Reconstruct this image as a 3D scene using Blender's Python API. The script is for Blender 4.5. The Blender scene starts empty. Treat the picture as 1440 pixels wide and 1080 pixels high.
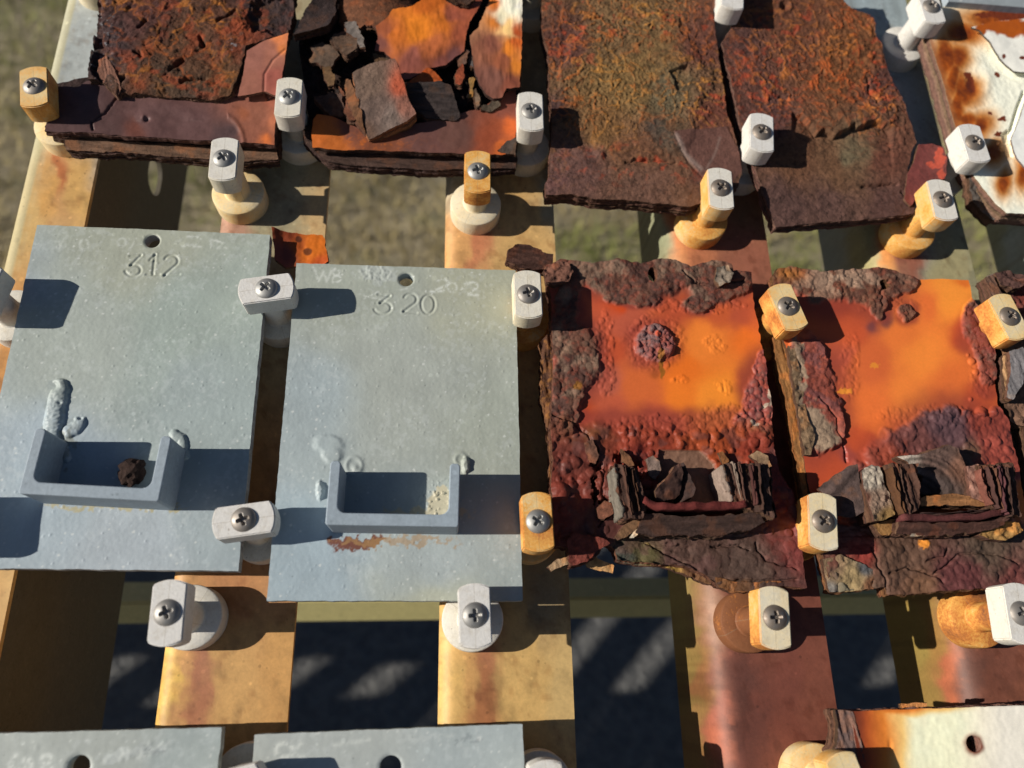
import bpy, bmesh, math, random
import numpy as np
from mathutils import Matrix, Vector

random.seed(7)
sc = bpy.context.scene
COL = sc.collection

# ------------------------------------------------------------------ frame of the rack
TILT = math.radians(30)          # slope of the exposure rack
H0 = 0.72                        # height of the rack's middle over the ground (m)
ca, sa = math.cos(TILT), math.sin(TILT)
RM = Matrix(((1, 0, 0, 0), (0, ca, -sa, 0), (0, sa, ca, H0), (0, 0, 0, 1)))   # rack (u, v, n) -> world
MM = 0.001

# ------------------------------------------------------------------ camera
F = 1081.0
_v = np.array([668 - 720, -2400 - 540, F]); _v /= np.linalg.norm(_v)
_s = .012
_u = np.array([1, _s, -(_v[0] + _s * _v[1]) / _v[2]]); _u /= np.linalg.norm(_u)
_n = np.cross(_u, _v)
_O = np.array([0, 0, 337.0])
cam = bpy.data.objects.new('camera', bpy.data.cameras.new('camera'))
COL.objects.link(cam)
cd = cam.data
cd.sensor_width = 36; cd.lens = F / 1440 * 36
cd.clip_start = .01; cd.clip_end = 500
cd.dof.use_dof = True; cd.dof.focus_distance = .334; cd.dof.aperture_fstop = 6.5
_cp = -np.array([_O @ _u, _O @ _v, _O @ _n])
CM = Matrix(((_u[0], -_u[1], -_u[2], _cp[0] * MM), (_v[0], -_v[1], -_v[2], _cp[1] * MM),
             (_n[0], -_n[1], -_n[2], _cp[2] * MM), (0, 0, 0, 1)))
cam.matrix_world = RM @ CM
sc.camera = cam

# ------------------------------------------------------------------ light
ELEV = math.radians(29)
sun_rack = Vector((-math.cos(ELEV), 0.0, math.sin(ELEV)))
sun_w = (RM.to_3x3() @ sun_rack).normalized()
sun = bpy.data.objects.new('sun', bpy.data.lights.new('sun', 'SUN'))
COL.objects.link(sun)
sun.data.energy = 5.0; sun.data.angle = math.radians(.5); sun.data.color = (1, .94, .84)
sun.rotation_euler = sun_w.to_track_quat('Z', 'Y').to_euler()
sun.location = (-3, -1, 4)
W = bpy.data.worlds.new('World'); sc.world = W; W.use_nodes = True
nt = W.node_tree
sky = nt.nodes.new('ShaderNodeTexSky'); sky.sky_type = 'NISHITA'; sky.sun_disc = False; sky.air_density = .55; sky.dust_density = .3
sky.sun_elevation = math.asin(sun_w.z); sky.sun_rotation = math.atan2(sun_w.x, sun_w.y)
bg = nt.nodes['Background']; bg.inputs['Strength'].default_value = .05
nt.links.new(sky.outputs[0], bg.inputs['Color'])
vs = sc.view_settings
vs.view_transform = 'Standard'; vs.look = 'None'; vs.exposure = .24; vs.gamma = 1; vs.use_curve_mapping = False

# ------------------------------------------------------------------ chart of the rack: plan marks <-> millimetres
def P(px, py, w=0.0):
    d = np.array([(px - 720) / F, (py - 540) / F, 1.0])
    o = _O + _n * w
    p = d * ((o @ _n) / (d @ _n)) - _O
    return np.array([p @ _u, p @ _v])

def PP(pts, w=0.0):
    return np.array([P(x, y, w) for x, y in pts])

def Q(U, V, w):
    p = [_O[i] + _u[i] * U + _v[i] * V + _n[i] * w for i in range(3)]
    return 720 + F * p[0] / p[2], 540 + F * p[1] / p[2]

# ------------------------------------------------------------------ noise
def _h(ix, iy, s):
    n = (ix.astype(np.int64) * 374761393 + iy.astype(np.int64) * 668265263 + s * 974634541) & 0xffffffff
    n = ((n ^ (n >> 13)) * 1274126177) & 0xffffffff
    return ((n ^ (n >> 16)) & 0xffffff) / float(0xffffff)

def vn(x, y, s=0):
    ix = np.floor(x); iy = np.floor(y); fx = x - ix; fy = y - iy
    fx = fx * fx * fx * (fx * (fx * 6 - 15) + 10); fy = fy * fy * fy * (fy * (fy * 6 - 15) + 10)
    a = _h(ix, iy, s); b = _h(ix + 1, iy, s); c = _h(ix, iy + 1, s); d = _h(ix + 1, iy + 1, s)
    return (a + (b - a) * fx) * (1 - fy) + (c + (d - c) * fx) * fy

def fbm(x, y, o=4, s=0, g=.5):
    r = 0; a = 1; t = 0
    for i in range(o):
        # rotate each octave so that no grid shows
        c, q = math.cos(i * 1.1 + .5), math.sin(i * 1.1 + .5)
        r = r + a * vn(x * c - y * q, x * q + y * c, s + i * 31); t += a; a *= g; x = x * 2.03; y = y * 2.03
    return r / t

def sn(x, y, o=4, s=0):          # signed, about -1..1
    return (fbm(x, y, o, s) - .5) * 3.2

def ridge(x, y, s=0, o=3):       # thin winding filaments, 0..1
    r = 0; a = 1; t = 0
    for i in range(o):
        r = r + a * (1 - np.minimum(1, np.abs(vn(x, y, s + i * 17) - .5) * 5)); t += a; a *= .6
        x, y = x * 1.9 + y * .35, y * 1.9 - x * .35
    return r / t

def domes(x, y, s=0, lo=.25, hi=.62, keep=1.0):   # round blisters
    ix = np.floor(x); iy = np.floor(y); r = np.zeros_like(x)
    for dx in (-1, 0, 1):
        for dy in (-1, 0, 1):
            cx = ix + dx; cy = iy + dy
            px = cx + .15 + .7 * _h(cx, cy, s); py = cy + .15 + .7 * _h(cx, cy, s + 5)
            R = lo + (hi - lo) * _h(cx, cy, s + 9) ** 2
            k = _h(cx, cy, s + 13) < keep
            d = ((x - px) ** 2 + (y - py) ** 2) / (R * R)
            r = np.maximum(r, np.where(k, np.sqrt(np.maximum(0, 1 - d)) * R, 0))
    return r

def sst(a, b, x):
    t = np.clip((x - a) / (b - a), 0, 1)
    return t * t * (3 - 2 * t)

def S(r, g, b, k=1.0):           # photographed paint value -> linear
    f = lambda c: ((c / 255 + .055) / 1.055) ** 2.4 if c > 10 else c / 255 / 12.92
    return np.array([f(r), f(g), f(b)]) * k

def kp(x, y, pts, warp=0, ws=.03, seed=0, ys=1.0):     # blend of colour spots (x, y, spread, colour)
    if warp:
        x, y = x + warp * sn(x * ws, y * ws, 3, seed), y + warp * sn(x * ws, y * ws, 3, seed + 77)
    a = np.zeros(x.shape + (3,)); t = np.full(x.shape, 1e-9)
    for (cx, cy, s, c) in pts:
        w = 1 / (.12 + (((x - cx) ** 2 + ((y - cy) * ys) ** 2) / (s * s))) ** 2
        a += w[..., None] * c; t += w
    return a / t[..., None]

def gm(x, y, bl, warp=0, ws=.05, seed=0):      # greatest of some soft ellipses
    if warp:
        x, y = x + warp * sn(x * ws, y * ws, 3, seed), y + warp * sn(x * ws, y * ws, 3, seed + 77)
    m = np.zeros_like(x)
    for b in bl:
        cx, cy, rx, ry = b[:4]; an = math.radians(b[4]) if len(b) > 4 else 0
        dx, dy = x - cx, y - cy
        c, s_ = math.cos(an), math.sin(an)
        m = np.maximum(m, np.exp(-.69 * (((dx * c + dy * s_) / rx) ** 2 + ((dy * c - dx * s_) / ry) ** 2)))
    return m

def dline(x, y, pts):            # distance to a polyline
    d = np.full(x.shape, 1e9)
    for (ax, ay), (bx, by) in zip(pts[:-1], pts[1:]):
        vx, vy = bx - ax, by - ay; L = vx * vx + vy * vy + 1e-12
        t = np.clip(((x - ax) * vx + (y - ay) * vy) / L, 0, 1)
        d = np.minimum(d, np.hypot(x - ax - t * vx, y - ay - t * vy))
    return d

def inpoly(x, y, poly):
    r = np.zeros(x.shape, bool); n = len(poly)
    for i in range(n):
        (x0, y0), (x1, y1) = poly[i], poly[(i + 1) % n]
        if y0 == y1: continue
        c = (y0 > y) != (y1 > y)
        r ^= c & (x < (x1 - x0) * (y - y0) / (y1 - y0) + x0)
    return r

def mixc(a, b, m):
    return a * (1 - m[..., None]) + b * m[..., None]

def jag(poly, amp, seg=1.2, fr=.25, s=0):
    out = []; n = len(poly)
    for i in range(n):
        a, b = np.array(poly[i], float), np.array(poly[(i + 1) % n], float)
        L = np.linalg.norm(b - a); k = max(1, int(L / seg))
        nr = np.array([b[1] - a[1], a[0] - b[0]]) / max(L, 1e-6)
        for j in range(k):
            p = a + (b - a) * j / k
            o = amp * float(sn(np.array(p[0] * fr), np.array(p[1] * fr), 4, s))
            out.append(p + nr * o)
    return np.array(out)

# ------------------------------------------------------------------ materials
def newmat(name):
    m = bpy.data.materials.new(name); m.use_nodes = True
    t = m.node_tree
    return m, t, t.nodes['Principled BSDF']

def nd(t, k, **kw):
    n = t.nodes.new(k)
    for a, v in kw.items():
        if a.startswith('i_'):
            key = a[2:]
            n.inputs[int(key) if key.isdigit() else key].default_value = v
        else: setattr(n, a, v)
    return n

def noise(t, co, scale, detail=4, rough=.55, dist=0):
    n = nd(t, 'ShaderNodeTexNoise'); n.inputs['Scale'].default_value = scale
    n.inputs['Detail'].default_value = detail; n.inputs['Roughness'].default_value = rough
    n.inputs['Distortion'].default_value = dist
    t.links.new(co, n.inputs['Vector']); return n.outputs['Fac']

def maprange(t, v, a, b, c, d):
    n = nd(t, 'ShaderNodeMapRange'); n.inputs[1].default_value = a; n.inputs[2].default_value = b
    n.inputs[3].default_value = c; n.inputs[4].default_value = d
    t.links.new(v, n.inputs[0]); return n.outputs[0]

def math_(t, op, a, b=None):
    n = nd(t, 'ShaderNodeMath', operation=op)
    for i, v in enumerate((a, b)):
        if v is None: continue
        if isinstance(v, (int, float)): n.inputs[i].default_value = v
        else: t.links.new(v, n.inputs[i])
    return n.outputs[0]

def mixn(t, fac, a, b, mode='MIX'):
    n = nd(t, 'ShaderNodeMix', data_type='RGBA', blend_type=mode)
    for i, v in ((0, fac), (6, a), (7, b)):
        if isinstance(v, (int, float)): n.inputs[i].default_value = v
        elif isinstance(v, tuple): n.inputs[i].default_value = v
        else: t.links.new(v, n.inputs[i])
    return n.outputs[2]

def attr_mat(name, var, bump, scale, spec=.5, spots=()):
    """colour and roughness of the thing from its own mesh attribute, grain and relief from noise"""
    m, t, b = newmat(name)
    co = nd(t, 'ShaderNodeTexCoord').outputs['Object']
    at = nd(t, 'ShaderNodeAttribute', attribute_name='tint')
    n1 = noise(t, co, scale, 6, .65); n2 = noise(t, co, scale * .22, 4, .6)
    vr = maprange(t, at.outputs['Alpha'], .42, .8, .22, 1.0)
    sg = math_(t, 'ADD', maprange(t, n1, .3, .7, -var, var), maprange(t, n2, .3, .7, -var * .6, var * .6))
    k = math_(t, 'ADD', math_(t, 'MULTIPLY', sg, vr), 1.0)
    if spots:
        for sc_s, r_s, thr, amp in spots:
            vo = nd(t, 'ShaderNodeTexVoronoi'); vo.inputs['Scale'].default_value = sc_s; t.links.new(co, vo.inputs['Vector'])
            sp = nd(t, 'ShaderNodeSeparateColor'); t.links.new(vo.outputs['Color'], sp.inputs[0])
            rr_ = math_(t, 'MULTIPLY', sp.outputs[1], r_s)
            d = maprange(t, math_(t, 'SUBTRACT', vo.outputs['Distance'], rr_), -.05, .06, 1, 0)
            on = maprange(t, sp.outputs[0], thr, thr + .03, 0, 1)
            on = math_(t, 'MULTIPLY', on, maprange(t, noise(t, co, sc_s * .12, 3, .6), .42, .6, .1, 1))
            k = math_(t, 'ADD', k, math_(t, 'MULTIPLY', math_(t, 'MULTIPLY', d, on), amp))
    rr = nd(t, 'ShaderNodeCombineColor'); [t.links.new(k, rr.inputs[i]) for i in range(3)]
    t.links.new(mixn(t, 1.0, at.outputs['Color'], rr.outputs[0], 'MULTIPLY'), b.inputs['Base Color'])
    t.links.new(at.outputs['Alpha'], b.inputs['Roughness'])
    b.inputs['Specular IOR Level'].default_value = spec
    bp = nd(t, 'ShaderNodeBump'); bp.inputs['Distance'].default_value = bump * MM
    st = maprange(t, at.outputs['Alpha'], .42, .85, .04, 1.0)
    t.links.new(st, bp.inputs['Strength'])
    hh = math_(t, 'ADD', n1, math_(t, 'MULTIPLY', noise(t, co, scale * 3.1, 3, .6), .4))
    t.links.new(hh, bp.inputs['Height']); t.links.new(bp.outputs[0], b.inputs['Normal'])
    return m

M_RUST = attr_mat('rust', .22, .5, 900, .22)
M_ZINC = attr_mat('zinc_coat', .09, .14, 1100, .35, ((330, .3, .75, .16), (160, .22, .8, .14), (420, .18, .9, -.35)))
M_RAIL = attr_mat('stained_galvanized_steel', .17, .16, 700, .4, ((260, .3, .55, .3), (420, .28, .5, -.32), (120, .18, .72, .32), (190, .3, .8, -.22)))
M_CHAN = attr_mat('hot_dip_zinc', .18, .2, 650, .35, ((300, .3, .6, .2), (500, .25, .6, -.25)))

def clamp_mat():
    m, t, b = newmat('weathered_nylon')
    tc = nd(t, 'ShaderNodeTexCoord'); co = tc.outputs['Object']
    oi = nd(t, 'ShaderNodeObjectInfo')
    ofs = nd(t, 'ShaderNodeVectorMath', operation='ADD')
    t.links.new(co, ofs.inputs[0]); t.links.new(oi.outputs['Random'], ofs.inputs[1]); co2 = ofs.outputs[0]
    st = nd(t, 'ShaderNodeAttribute', attribute_type='OBJECT', attribute_name='stain').outputs['Fac']
    ts = nd(t, 'ShaderNodeAttribute', attribute_type='OBJECT', attribute_name='topstain').outputs['Fac']
    sep = nd(t, 'ShaderNodeSeparateXYZ'); t.links.new(tc.outputs['Normal'], sep.inputs[0])
    top = maprange(t, sep.outputs['Z'], .6, .95, 0, 1)
    amt = nd(t, 'ShaderNodeMix', data_type='FLOAT'); t.links.new(top, amt.inputs[0]); t.links.new(st, amt.inputs[2]); t.links.new(ts, amt.inputs[3])
    nz = noise(t, co2, 90, 3, .5, .1); nf = noise(t, co2, 900, 5, .7)
    a = math_(t, 'MULTIPLY', amt.outputs[0], maprange(t, nz, .25, .75, .65, 1.25))
    a = math_(t, 'MULTIPLY', math_(t, 'ADD', a, math_(t, 'MULTIPLY', amt.outputs[0], maprange(t, nf, .35, .7, -.18, .18))), .75)
    r = nd(t, 'ShaderNodeValToRGB'); t.links.new(a, r.inputs[0])
    e = r.color_ramp.elements
    e[0].position = 0; e[0].color = (.66, .64, .61, 1); e[1].position = 1; e[1].color = (.20, .075, .03, 1)
    for p, c in ((.15, (.70, .64, .50, 1)), (.34, (.74, .57, .30, 1)), (.56, (.74, .38, .09, 1)), (.76, (.50, .18, .04, 1))):
        x = e.new(p); x.color = c
    k = maprange(t, nf, .3, .7, .9, 1.08); rr = nd(t, 'ShaderNodeCombineColor'); [t.links.new(k, rr.inputs[i]) for i in range(3)]
    c1 = mixn(t, 1.0, r.outputs[0], rr.outputs[0], 'MULTIPLY')
    gr = maprange(t, noise(t, co2, 260, 6, .7), .5, .72, 0, .55)
    c1 = mixn(t, gr, c1, mixn(t, 1.0, c1, (.72, .66, .56, 1), 'MULTIPLY'))
    pk = maprange(t, noise(t, co2, 700, 3, .6), .68, .74, 0, .6)
    c1 = mixn(t, pk, c1, (.20, .15, .10, 1))
    # thin moulding line along the piece
    sp = nd(t, 'ShaderNodeSeparateXYZ'); t.links.new(co, sp.inputs[0])
    ln = maprange(t, math_(t, 'ABSOLUTE', sp.outputs['X']), .00006, .0002, .35, 0)
    t.links.new(mixn(t, ln, c1, (.25, .2, .13, 1)), b.inputs['Base Color'])
    b.inputs['Roughness'].default_value = .7; b.inputs['Specular IOR Level'].default_value = .3
    bp = nd(t, 'ShaderNodeBump'); bp.inputs['Distance'].default_value = .00018; bp.inputs['Strength'].default_value = .8
    t.links.new(nf, bp.inputs['Height']); t.links.new(bp.outputs[0], b.inputs['Normal'])
    return m
M_CLAMP = clamp_mat()

def screw_mat():
    m, t, b = newmat('dull_steel')
    co = nd(t, 'ShaderNodeTexCoord').outputs['Object']
    tn = nd(t, 'ShaderNodeAttribute', attribute_type='OBJECT', attribute_name='stain').outputs['Fac']
    nz = noise(t, co, 500, 5, .6)
    f = math_(t, 'MULTIPLY', tn, maprange(t, nz, .3, .65, .6, 1))
    t.links.new(mixn(t, f, (.34, .34, .33, 1), (.19, .13, .085, 1)), b.inputs['Base Color'])
    b.inputs['Metallic'].default_value = .7
    t.links.new(maprange(t, nz, .3, .7, .46, .66), b.inputs['Roughness'])
    return m
M_SCREW = screw_mat()

def plain(name, col, rough=.8, var=.25, scale=20, bump=.002, col2=None):
    m, t, b = newmat(name)
    co = nd(t, 'ShaderNodeTexCoord').outputs['Object']
    n1 = noise(t, co, scale, 6, .6)
    c2 = col2 or tuple(c * (1 + var) for c in col); c1 = tuple(c * (1 - var) for c in col) if not col2 else col
    t.links.new(mixn(t, maprange(t, n1, .32, .68, 0, 1), c1 + (1,), c2 + (1,)), b.inputs['Base Color'])
    b.inputs['Roughness'].default_value = rough
    bp = nd(t, 'ShaderNodeBump'); bp.inputs['Distance'].default_value = bump
    t.links.new(noise(t, co, scale * 4, 5, .6), bp.inputs['Height']); t.links.new(bp.outputs[0], b.inputs['Normal'])
    return m

# ------------------------------------------------------------------ objects
def thing(name, label, cat, u, v, w, group=None):
    o = bpy.data.objects.new(name, None); COL.objects.link(o)
    o.empty_display_size = .01
    o.matrix_world = RM @ Matrix.Translation((u * MM, v * MM, w * MM))
    o['label'] = label; o['category'] = cat; o['org'] = (u, v, w)
    if group: o['group'] = group
    return o

def org(p):
    while p.parent: p = p.parent
    return np.array(list(p['org']))

def link(name, me, mat, parent):
    if mat: me.materials.append(mat)
    o = bpy.data.objects.new(name, me); COL.objects.link(o)
    if parent: o.parent = parent
    return o

def raw_mesh(name, co, quads, tint=None, smooth=None):
    me = bpy.data.meshes.new(name)
    co = np.asarray(co, np.float32); quads = np.asarray(quads, np.int32)
    me.vertices.add(len(co)); me.vertices.foreach_set('co', co.ravel())
    me.loops.add(quads.size); me.loops.foreach_set('vertex_index', quads.ravel())
    me.polygons.add(len(quads))
    me.polygons.foreach_set('loop_start', np.arange(0, quads.size, 4, dtype=np.int32))
    if smooth is not None: me.polygons.foreach_set('use_smooth', smooth.astype(bool))
    if tint is not None:
        a = me.attributes.new('tint', 'FLOAT_COLOR', 'POINT')
        a.data.foreach_set('color', np.asarray(tint, np.float32).ravel())
    me.update(calc_edges=True); me.validate()
    return me

def slab(name, parent, poly, w=0, thick=5, top=None, col=None, rough=.7, layers=6, edge=.8, step=.45,
         mat=None, holes=(), sidecol=None, tilt=(0, 0), seed=0, smooth=True):
    """a plate of any outline: relief on top, stepped laminations round its rim.  poly, holes in mm on the rack"""
    mat = mat or M_RUST
    polys = [np.asarray(poly)] + [np.asarray(h) for h in holes]
    lo = polys[0].min(0) - step; hi = polys[0].max(0) + step
    nu, nv = int((hi[0] - lo[0]) / step) + 2, int((hi[1] - lo[1]) / step) + 2
    gu = lo[0] + np.arange(nu) * step; gv = lo[1] + np.arange(nv) * step
    CU, CV = np.meshgrid(gu[:-1] + step / 2, gv[:-1] + step / 2)
    ins = np.zeros(CU.shape, bool)
    for p in polys: ins ^= inpoly(CU, CV, p)
    j, i = np.nonzero(ins)
    q = np.stack([j * nu + i, j * nu + i + 1, (j + 1) * nu + i + 1, (j + 1) * nu + i], 1)
    used, inv = np.unique(q, return_inverse=True); q = inv.reshape(-1, 4)
    U = gu[used % nu].copy(); V = gv[used // nu].copy()
    E = np.concatenate([q[:, [0, 1]], q[:, [1, 2]], q[:, [2, 3]], q[:, [3, 0]]])
    key = np.sort(E, 1); key = key[:, 0].astype(np.int64) * len(U) + key[:, 1]
    _, idx, cnt = np.unique(key, return_index=True, return_counts=True)
    BE = E[idx[cnt == 1]]
    bv = np.unique(BE)
    # snap rim to the outline
    bu, bw = U[bv], V[bv]; best = np.full(len(bv), 1e9); nu_, nv_ = bu.copy(), bw.copy()
    for p in polys:
        for k in range(len(p)):
            (ax, ay), (bx, by) = p[k], p[(k + 1) % len(p)]
            vx, vy = bx - ax, by - ay; L = vx * vx + vy * vy + 1e-12
            t = np.clip(((bu - ax) * vx + (bw - ay) * vy) / L, 0, 1)
            x, y = ax + t * vx, ay + t * vy; d = np.hypot(bu - x, bw - y)
            m = d < best; best[m] = d[m]; nu_[m] = x[m]; nv_[m] = y[m]
    ok = best < step * 1.0
    U[bv[ok]] = nu_[ok]; V[bv[ok]] = nv_[ok]
    c0 = polys[0].mean(0)
    px, py = Q(U, V, w)
    Wt = w + tilt[0] * (U - c0[0]) + tilt[1] * (V - c0[1])
    if top is not None: Wt = Wt + top(U, V, px, py)
    cl = col(U, V, px, py) if callable(col) else np.tile(col, (len(U), 1))
    rg = rough(U, V, px, py) if callable(rough) else np.full(len(U), rough)
    tint = np.concatenate([np.clip(cl, 0, .9), rg[:, None]], 1)
    # outward normals of the rim
    N = np.zeros((len(U), 2))
    eu, ev = U[BE[:, 1]] - U[BE[:, 0]], V[BE[:, 1]] - V[BE[:, 0]]
    for c in (0, 1):
        np.add.at(N, BE[:, c], np.stack([ev, -eu], 1))
    N = N[bv]; N /= np.linalg.norm(N, axis=1)[:, None] + 1e-9
    mp = np.full(len(U), -1); mp[bv] = np.arange(len(bv))
    nb = len(bv); U0, V0, W0 = U[bv], V[bv], Wt[bv]
    rings = []; rc = []
    sc_ = sidecol if sidecol is not None else np.array([.07, .045, .035])
    rng = np.random.RandomState(seed + 3)
    zs = np.concatenate([[0], np.cumsum(rng.uniform(.5, 1.5, layers))]); zs = zs / zs[-1]
    for k in range(layers):
        off = edge * (sn(U0 * .18 + k * 7.3, V0 * .18 - k * 3.1, 4, seed + k) * .6 + rng.uniform(-.5, .25)) if k else np.zeros(nb)
        if k: off = np.minimum(off, edge * .9)
        tb = sc_ * rng.uniform(.6, 1.35) * (np.array([1, 1, 1]) + rng.uniform(-.08, .08, 3))
        jit = .35 * thick / layers * sn(U0 * .3, V0 * .3, 3, seed + 40 + k) if layers > 1 else 0
        for zz in (zs[k], zs[k + 1] - (.12 * (zs[k + 1] - zs[k]) if layers > 1 else 0)):
            dz = thick * zz + (jit if 0 < zz < .99 else 0)
            Z = W0 - np.maximum(dz, 0.0)
            rings.append(np.stack([U0 + N[:, 0] * off, V0 + N[:, 1] * off, Z], 1))
            f = .8 + .4 * vn(U0 * .8, V0 * .8, seed + k)
            rc.append(np.concatenate([np.clip(tb[None] * f[:, None], 0, .8), np.full((nb, 1), .9)], 1))
    a, b = mp[BE[:, 0]], mp[BE[:, 1]]
    sq = []
    for r in range(len(rings) - 1):
        A, B = len(U) + r * nb, len(U) + (r + 1) * nb
        sq.append(np.stack([A + b, A + a, B + a, B + b], 1))
    # underside
    und = len(U) + len(rings) * nb
    o = org(parent) if parent else np.zeros(3)
    co = np.concatenate([np.stack([U, V, Wt], 1)] + rings) - o
    quads = np.concatenate([q] + sq)
    smo = np.zeros(len(quads), bool); smo[:len(q)] = smooth
    tn = np.concatenate([tint] + rc)
    me = raw_mesh(name, co * MM, quads, tn, smo)
    return link(name, me, mat, parent)

def sub(poly, w):  # plan marks -> mm
    return PP(poly, w)

def prism(name, parent, poly, w0, w1, tint, mat, bevel=.5, org_=None, seg=2):
    bm = bmesh.new()
    o = org(parent) if parent else np.zeros(3)
    vs_ = [bm.verts.new(((x - o[0]) * MM, (y - o[1]) * MM, (w0 - o[2]) * MM)) for x, y in poly]
    f = bm.faces.new(vs_)
    if f.normal.z > 0: f.normal_flip()
    r = bmesh.ops.extrude_face_region(bm, geom=[f])
    for v in [x for x in r['geom'] if isinstance(x, bmesh.types.BMVert)]: v.co.z = (w1 - o[2]) * MM
    bmesh.ops.recalc_face_normals(bm, faces=bm.faces)
    if bevel:
        ed = [e for e in bm.edges if len(e.link_faces) == 2 and e.calc_face_angle(0) > .6]
        bmesh.ops.bevel(bm, geom=ed, offset=bevel * MM, segments=seg, affect='EDGES', profile=.5, clamp_overlap=True)
    me = bpy.data.meshes.new(name); bm.to_mesh(me); bm.free()
    if tint is not None:
        a = me.attributes.new('tint', 'FLOAT_COLOR', 'POINT')
        a.data.foreach_set('color', np.tile(np.asarray(tint, np.float32), (len(me.vertices), 1)).ravel())
    return link(name, me, mat, parent)

def rect(u0, v0, u1, v1): return [(u0, v0), (u1, v0), (u1, v1), (u0, v1)]
def circ(c, r, n=28, ry=None): return np.array([(c[0] + r * math.cos(2 * math.pi * k / n), c[1] + (ry or r) * math.sin(2 * math.pi * k / n)) for k in range(n)])

#=== STRUCTURE
# ------------------------------------------------------------------ ground
def ground():
    n = 60
    me = bpy.data.meshes.new('ground'); bm = bmesh.new()
    bmesh.ops.create_grid(bm, x_segments=160, y_segments=160, size=1)
    for v in bm.verts:
        x, y = v.co.x, v.co.y
        v.co.x = 60 * abs(x) ** 2.6 * (1 if x > 0 else -1); v.co.y = 60 * abs(y) ** 2.6 * (1 if y > 0 else -1) + .8
        v.co.z = .012 * float(sn(np.array(v.co.x * 3), np.array(v.co.y * 3), 3, 5))
    bm.to_mesh(me); bm.free()
    for p in me.polygons: p.use_smooth = True
    m, t, b = newmat('dry_grass_ground')
    co = nd(t, 'ShaderNodeTexCoord').outputs['Object']
    n1 = noise(t, co, 9, 6, .65, .5); n2 = noise(t, co, 55, 5, .7)
    c = mixn(t, maprange(t, n1, .35, .65, 0, 1), (.30, .25, .155, 1), (.44, .37, .245, 1))
    c = mixn(t, maprange(t, n2, .45, .7, 0, .75), c, (.15, .125, .065, 1))
    c = mixn(t, maprange(t, noise(t, co, 3.1, 4, .6), .52, .66, 0, .7), c, (.15, .16, .055, 1))
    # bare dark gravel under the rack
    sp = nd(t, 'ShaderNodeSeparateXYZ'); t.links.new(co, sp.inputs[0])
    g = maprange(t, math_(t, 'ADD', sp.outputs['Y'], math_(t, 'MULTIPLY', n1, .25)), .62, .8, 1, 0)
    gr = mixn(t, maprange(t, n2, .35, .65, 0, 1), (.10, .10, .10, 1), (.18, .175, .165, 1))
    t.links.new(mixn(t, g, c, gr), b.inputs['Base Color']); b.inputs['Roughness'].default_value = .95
    bp = nd(t, 'ShaderNodeBump'); bp.inputs['Distance'].default_value = .02
    t.links.new(n2, bp.inputs['Height']); t.links.new(bp.outputs[0], b.inputs['Normal'])
    o = link('ground', me, m, None); o['kind'] = 'structure'; o['label'] = 'dry grassy ground with dark gravel under the rack'
    # grass blades
    rs = np.random.RandomState(4); K = 46000
    y = .75 + 4.2 * rs.rand(K) ** 1.5; x = (rs.rand(K) - .5) * (1.2 + y * 1.7) + .05
    cl = fbm(x * 5, y * 5, 3, 8)
    hgt = (.012 + .028 * rs.rand(K)) * (.5 + 1.1 * cl) * (1 + .3 * y); a = rs.rand(K) * 6.28; ln = hgt * (rs.rand(K) * 1.6)
    b_ = rs.rand(K) * 6.28; wd = .0012 + .0012 * rs.rand(K) * (1 + y * .5)
    z = .012 * sn(x * 3, y * 3, 3, 5) - .003
    p0 = np.stack([x - wd * np.cos(b_), y - wd * np.sin(b_), z], 1); p1 = np.stack([x + wd * np.cos(b_), y + wd * np.sin(b_), z], 1)
    p2 = np.stack([x + ln * np.cos(a) + wd * .2, y + ln * np.sin(a), z + hgt], 1); p3 = p2 - np.array([.0004, 0, 0])
    co_ = np.stack([p0, p1, p2, p3], 1).reshape(-1, 3)
    g = np.clip(rs.rand(K) * .6 + 1.6 * (fbm(x * 4, y * 4, 3, 44) - .35), 0, 1.2)[:, None]; base = S(196, 178, 130) * (1 - g) + S(120, 108, 68) * g
    gm_ = np.clip((fbm(x * 2.2, y * 2.2, 3, 15) > .56) + 1.3 * np.exp(-((x + 1.55) / .45) ** 2 - ((y - 3.1) / .8) ** 2), 0, 1)[:, None] * (.35 + .65 * rs.rand(K))[:, None]
    base = base * (1 - gm_) + S(118, 128, 58) * gm_
    tint = np.repeat(np.concatenate([base, np.full((K, 1), .8)], 1), 4, 0)
    o = link('grass', raw_mesh('grass', co_, np.arange(4 * K).reshape(-1, 4), tint), M_RAIL, None)
    o['kind'] = 'stuff'; o['label'] = 'short dry grass beyond and below the rack'; o['category'] = 'grass'
ground()

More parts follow.
